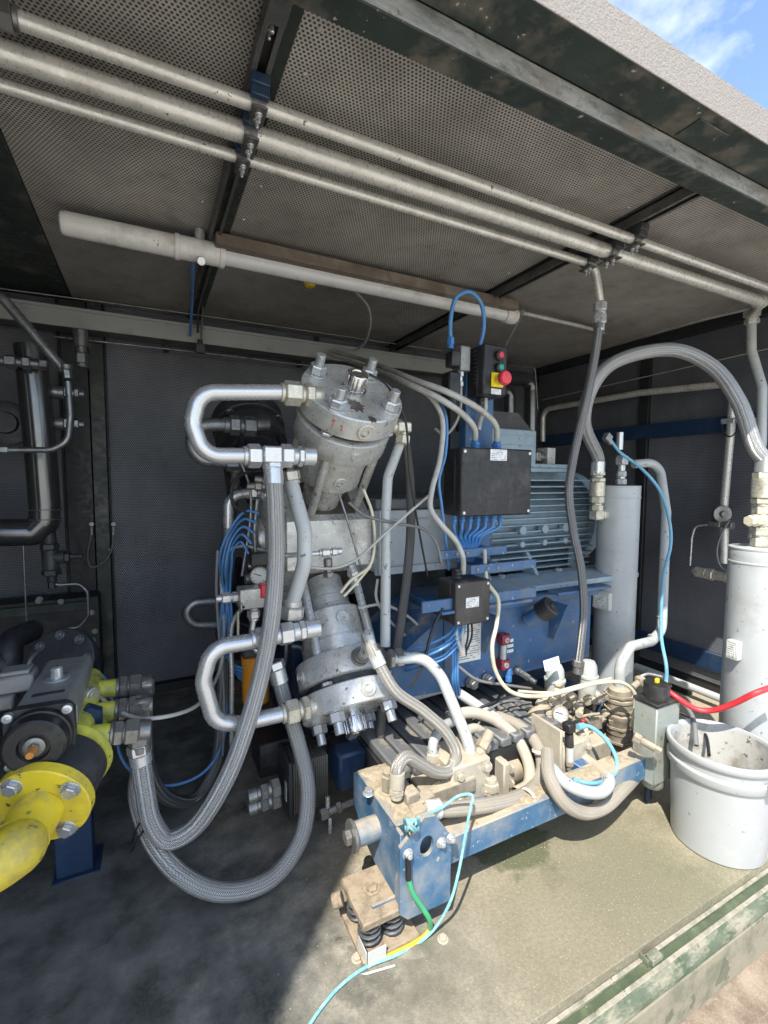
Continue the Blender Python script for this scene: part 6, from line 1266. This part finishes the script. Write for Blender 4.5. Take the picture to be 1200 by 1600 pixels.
# orange oil filter
q = A(400, 1095, 1.95); m = MB(); m.lathe(q, (0, 0, 1), [(0, .03), (.004, .055), (.20, .058), (.205, .05)], 26); t = thing('oil_filter', 'orange spin-on oil filter behind the hoses', 'filter', q); m.build('can', 'filter_orange', t); m = MB(); m.box(q+V((0, 0, .235)), (.12, .1, .06), None, .008); m.build('head', 'cast_dark', t)
# plate heat exchanger
hx = thing('heat_exchanger', 'stacked-plate heat exchanger with black end box near the floor', 'heat exchanger', A(460, 1260, 1.65)); c = A(478, 1210, 1.62)
for k in range(16): MB().box(c+V((-.062+k*.0082, 0, 0)), (.0064, .13, .19), None, .002).build('plate', 'plate_stack', hx)
MB().box(c+V((-.077, 0, 0)), (.014, .15, .21), None, .003).build('end_plate', 'cast_dark', hx); MB().box(A(437, 1165, 1.78), (.19, .16, .13), None, .006).build('motor_box', 'black_plastic', hx)
for py in (1232, 1250): m = MB(); chain(m, A(437, py-4, 1.56), (-1, 0, -.06), [('h', .03, .032), ('c', .012, .022), ('h', .025, .026), ('c', .012, .02), ('c', .03, .024)]); m.build('port', 'fitting_dark', hx)
label_plate(hx, 'label', c+V((-.0845, -.03, -.02)), (0, -1, 0), (0, 0, 1), .02, .07, 'plate_print')
t = thing('machine_foot', 'black rubber foot with bolt on a blue block under the compressor', 'foot', A(550, 1180, 1.62)); q = A(548, 1160, 1.62); MB().box(q+V((0, 0, -.07)), (.15, .12, .12), None, .004).build('block', 'frame_blue', t); MB().box(q+V((0, 0, .005)), (.17, .14, .028), None, .004).build('pad', 'rubber', t); bolt(q+V((.02, 0, .0195)), (0, 0, 1), .028, .03).build('bolt', 'zinc', t)
MB().box(A(545, 1195, 1.55), (.11, .09, .14), None, .01).build('lower_block', 'dark_blue', t)
t = thing('drain_cock', 'small dark drain cock low down behind the blue foot', 'valve', A(518, 1280, 1.5)); m = MB(); chain(m, A(500, 1274, 1.5), (1, 0, .1), [('h', .03, .02), ('c', .03, .014), ('h', .02, .02), ('c', .05, .012)]); m.build('body', 'fitting_dark', t); m = MB(); q = A(512, 1262, 1.5); m.cyl(q, q+V((0, 0, .04)), .008, n=10); m.build('spindle', 'zinc', t); MB().box(q+V((.008, 0, -.07)), (.012, .01, .06), None, .002).build('lever', 'zinc', t)

# ------------------------------------------------------------------ rope and earth lead
rp = [A(651, 1293, 1.045), A(650, 1281, 1.06), A(660, 1276, 1.07), A(690, 1262, 1.1), A(718, 1243, 1.08), A(738, 1243, 1.07), A(735, 1262, 1.06), A(727, 1305, 1.04), A(717, 1360, 1.03), A(705, 1405, 1.02), AZ(682, 1447, .03), AZ(660, 1469, .008), AZ(620, 1492, .008), AZ(570, 1512, .008), AZ(530, 1542, .007), AZ(500, 1577, .007), AZ(478, 1610, .007)]
t = thing('rope', 'light blue cord tied to the foot plate and trailing over the floor', 'rope', AZ(620, 1492, 0)); MB().tube(rp, .0042, 8).build('cord', 'rope', t)
kn = MB(); kn.tube([A(641+14*math.cos(a*.9)*(.7+.3*math.sin(a)), 1289+9*math.sin(a*1.3), FY-.004+.026*math.sin(a*.9)) for a in range(22)], .004, 7); kn.build('knot', 'rope', t)
t = thing('earth_lead', 'green and yellow earth lead bolted to the blue foot plate', 'cable', AZ(655, 1474, 0))
m = MB(); m.tube([A(637, 1338, FY-.006), A(638, 1355, FY-.008), A(638, 1374, FY-.01)], .0085, 8); m.build('lug', 'cable_black', t)
MB().tube([A(638, 1372, FY-.01), A(645, 1395, FY-.014), A(660, 1418, FY-.018), A(671, 1437, FY-.02), AZ(672, 1452, .02)], .007, 8).build('green_lead', 'earth_green', t); MB().tube([AZ(672, 1452, .02), AZ(664, 1462, .009), AZ(640, 1478, .008), AZ(600, 1497, .006)], .0068, 8).build('yellow_lead', 'earth_yellow', t)
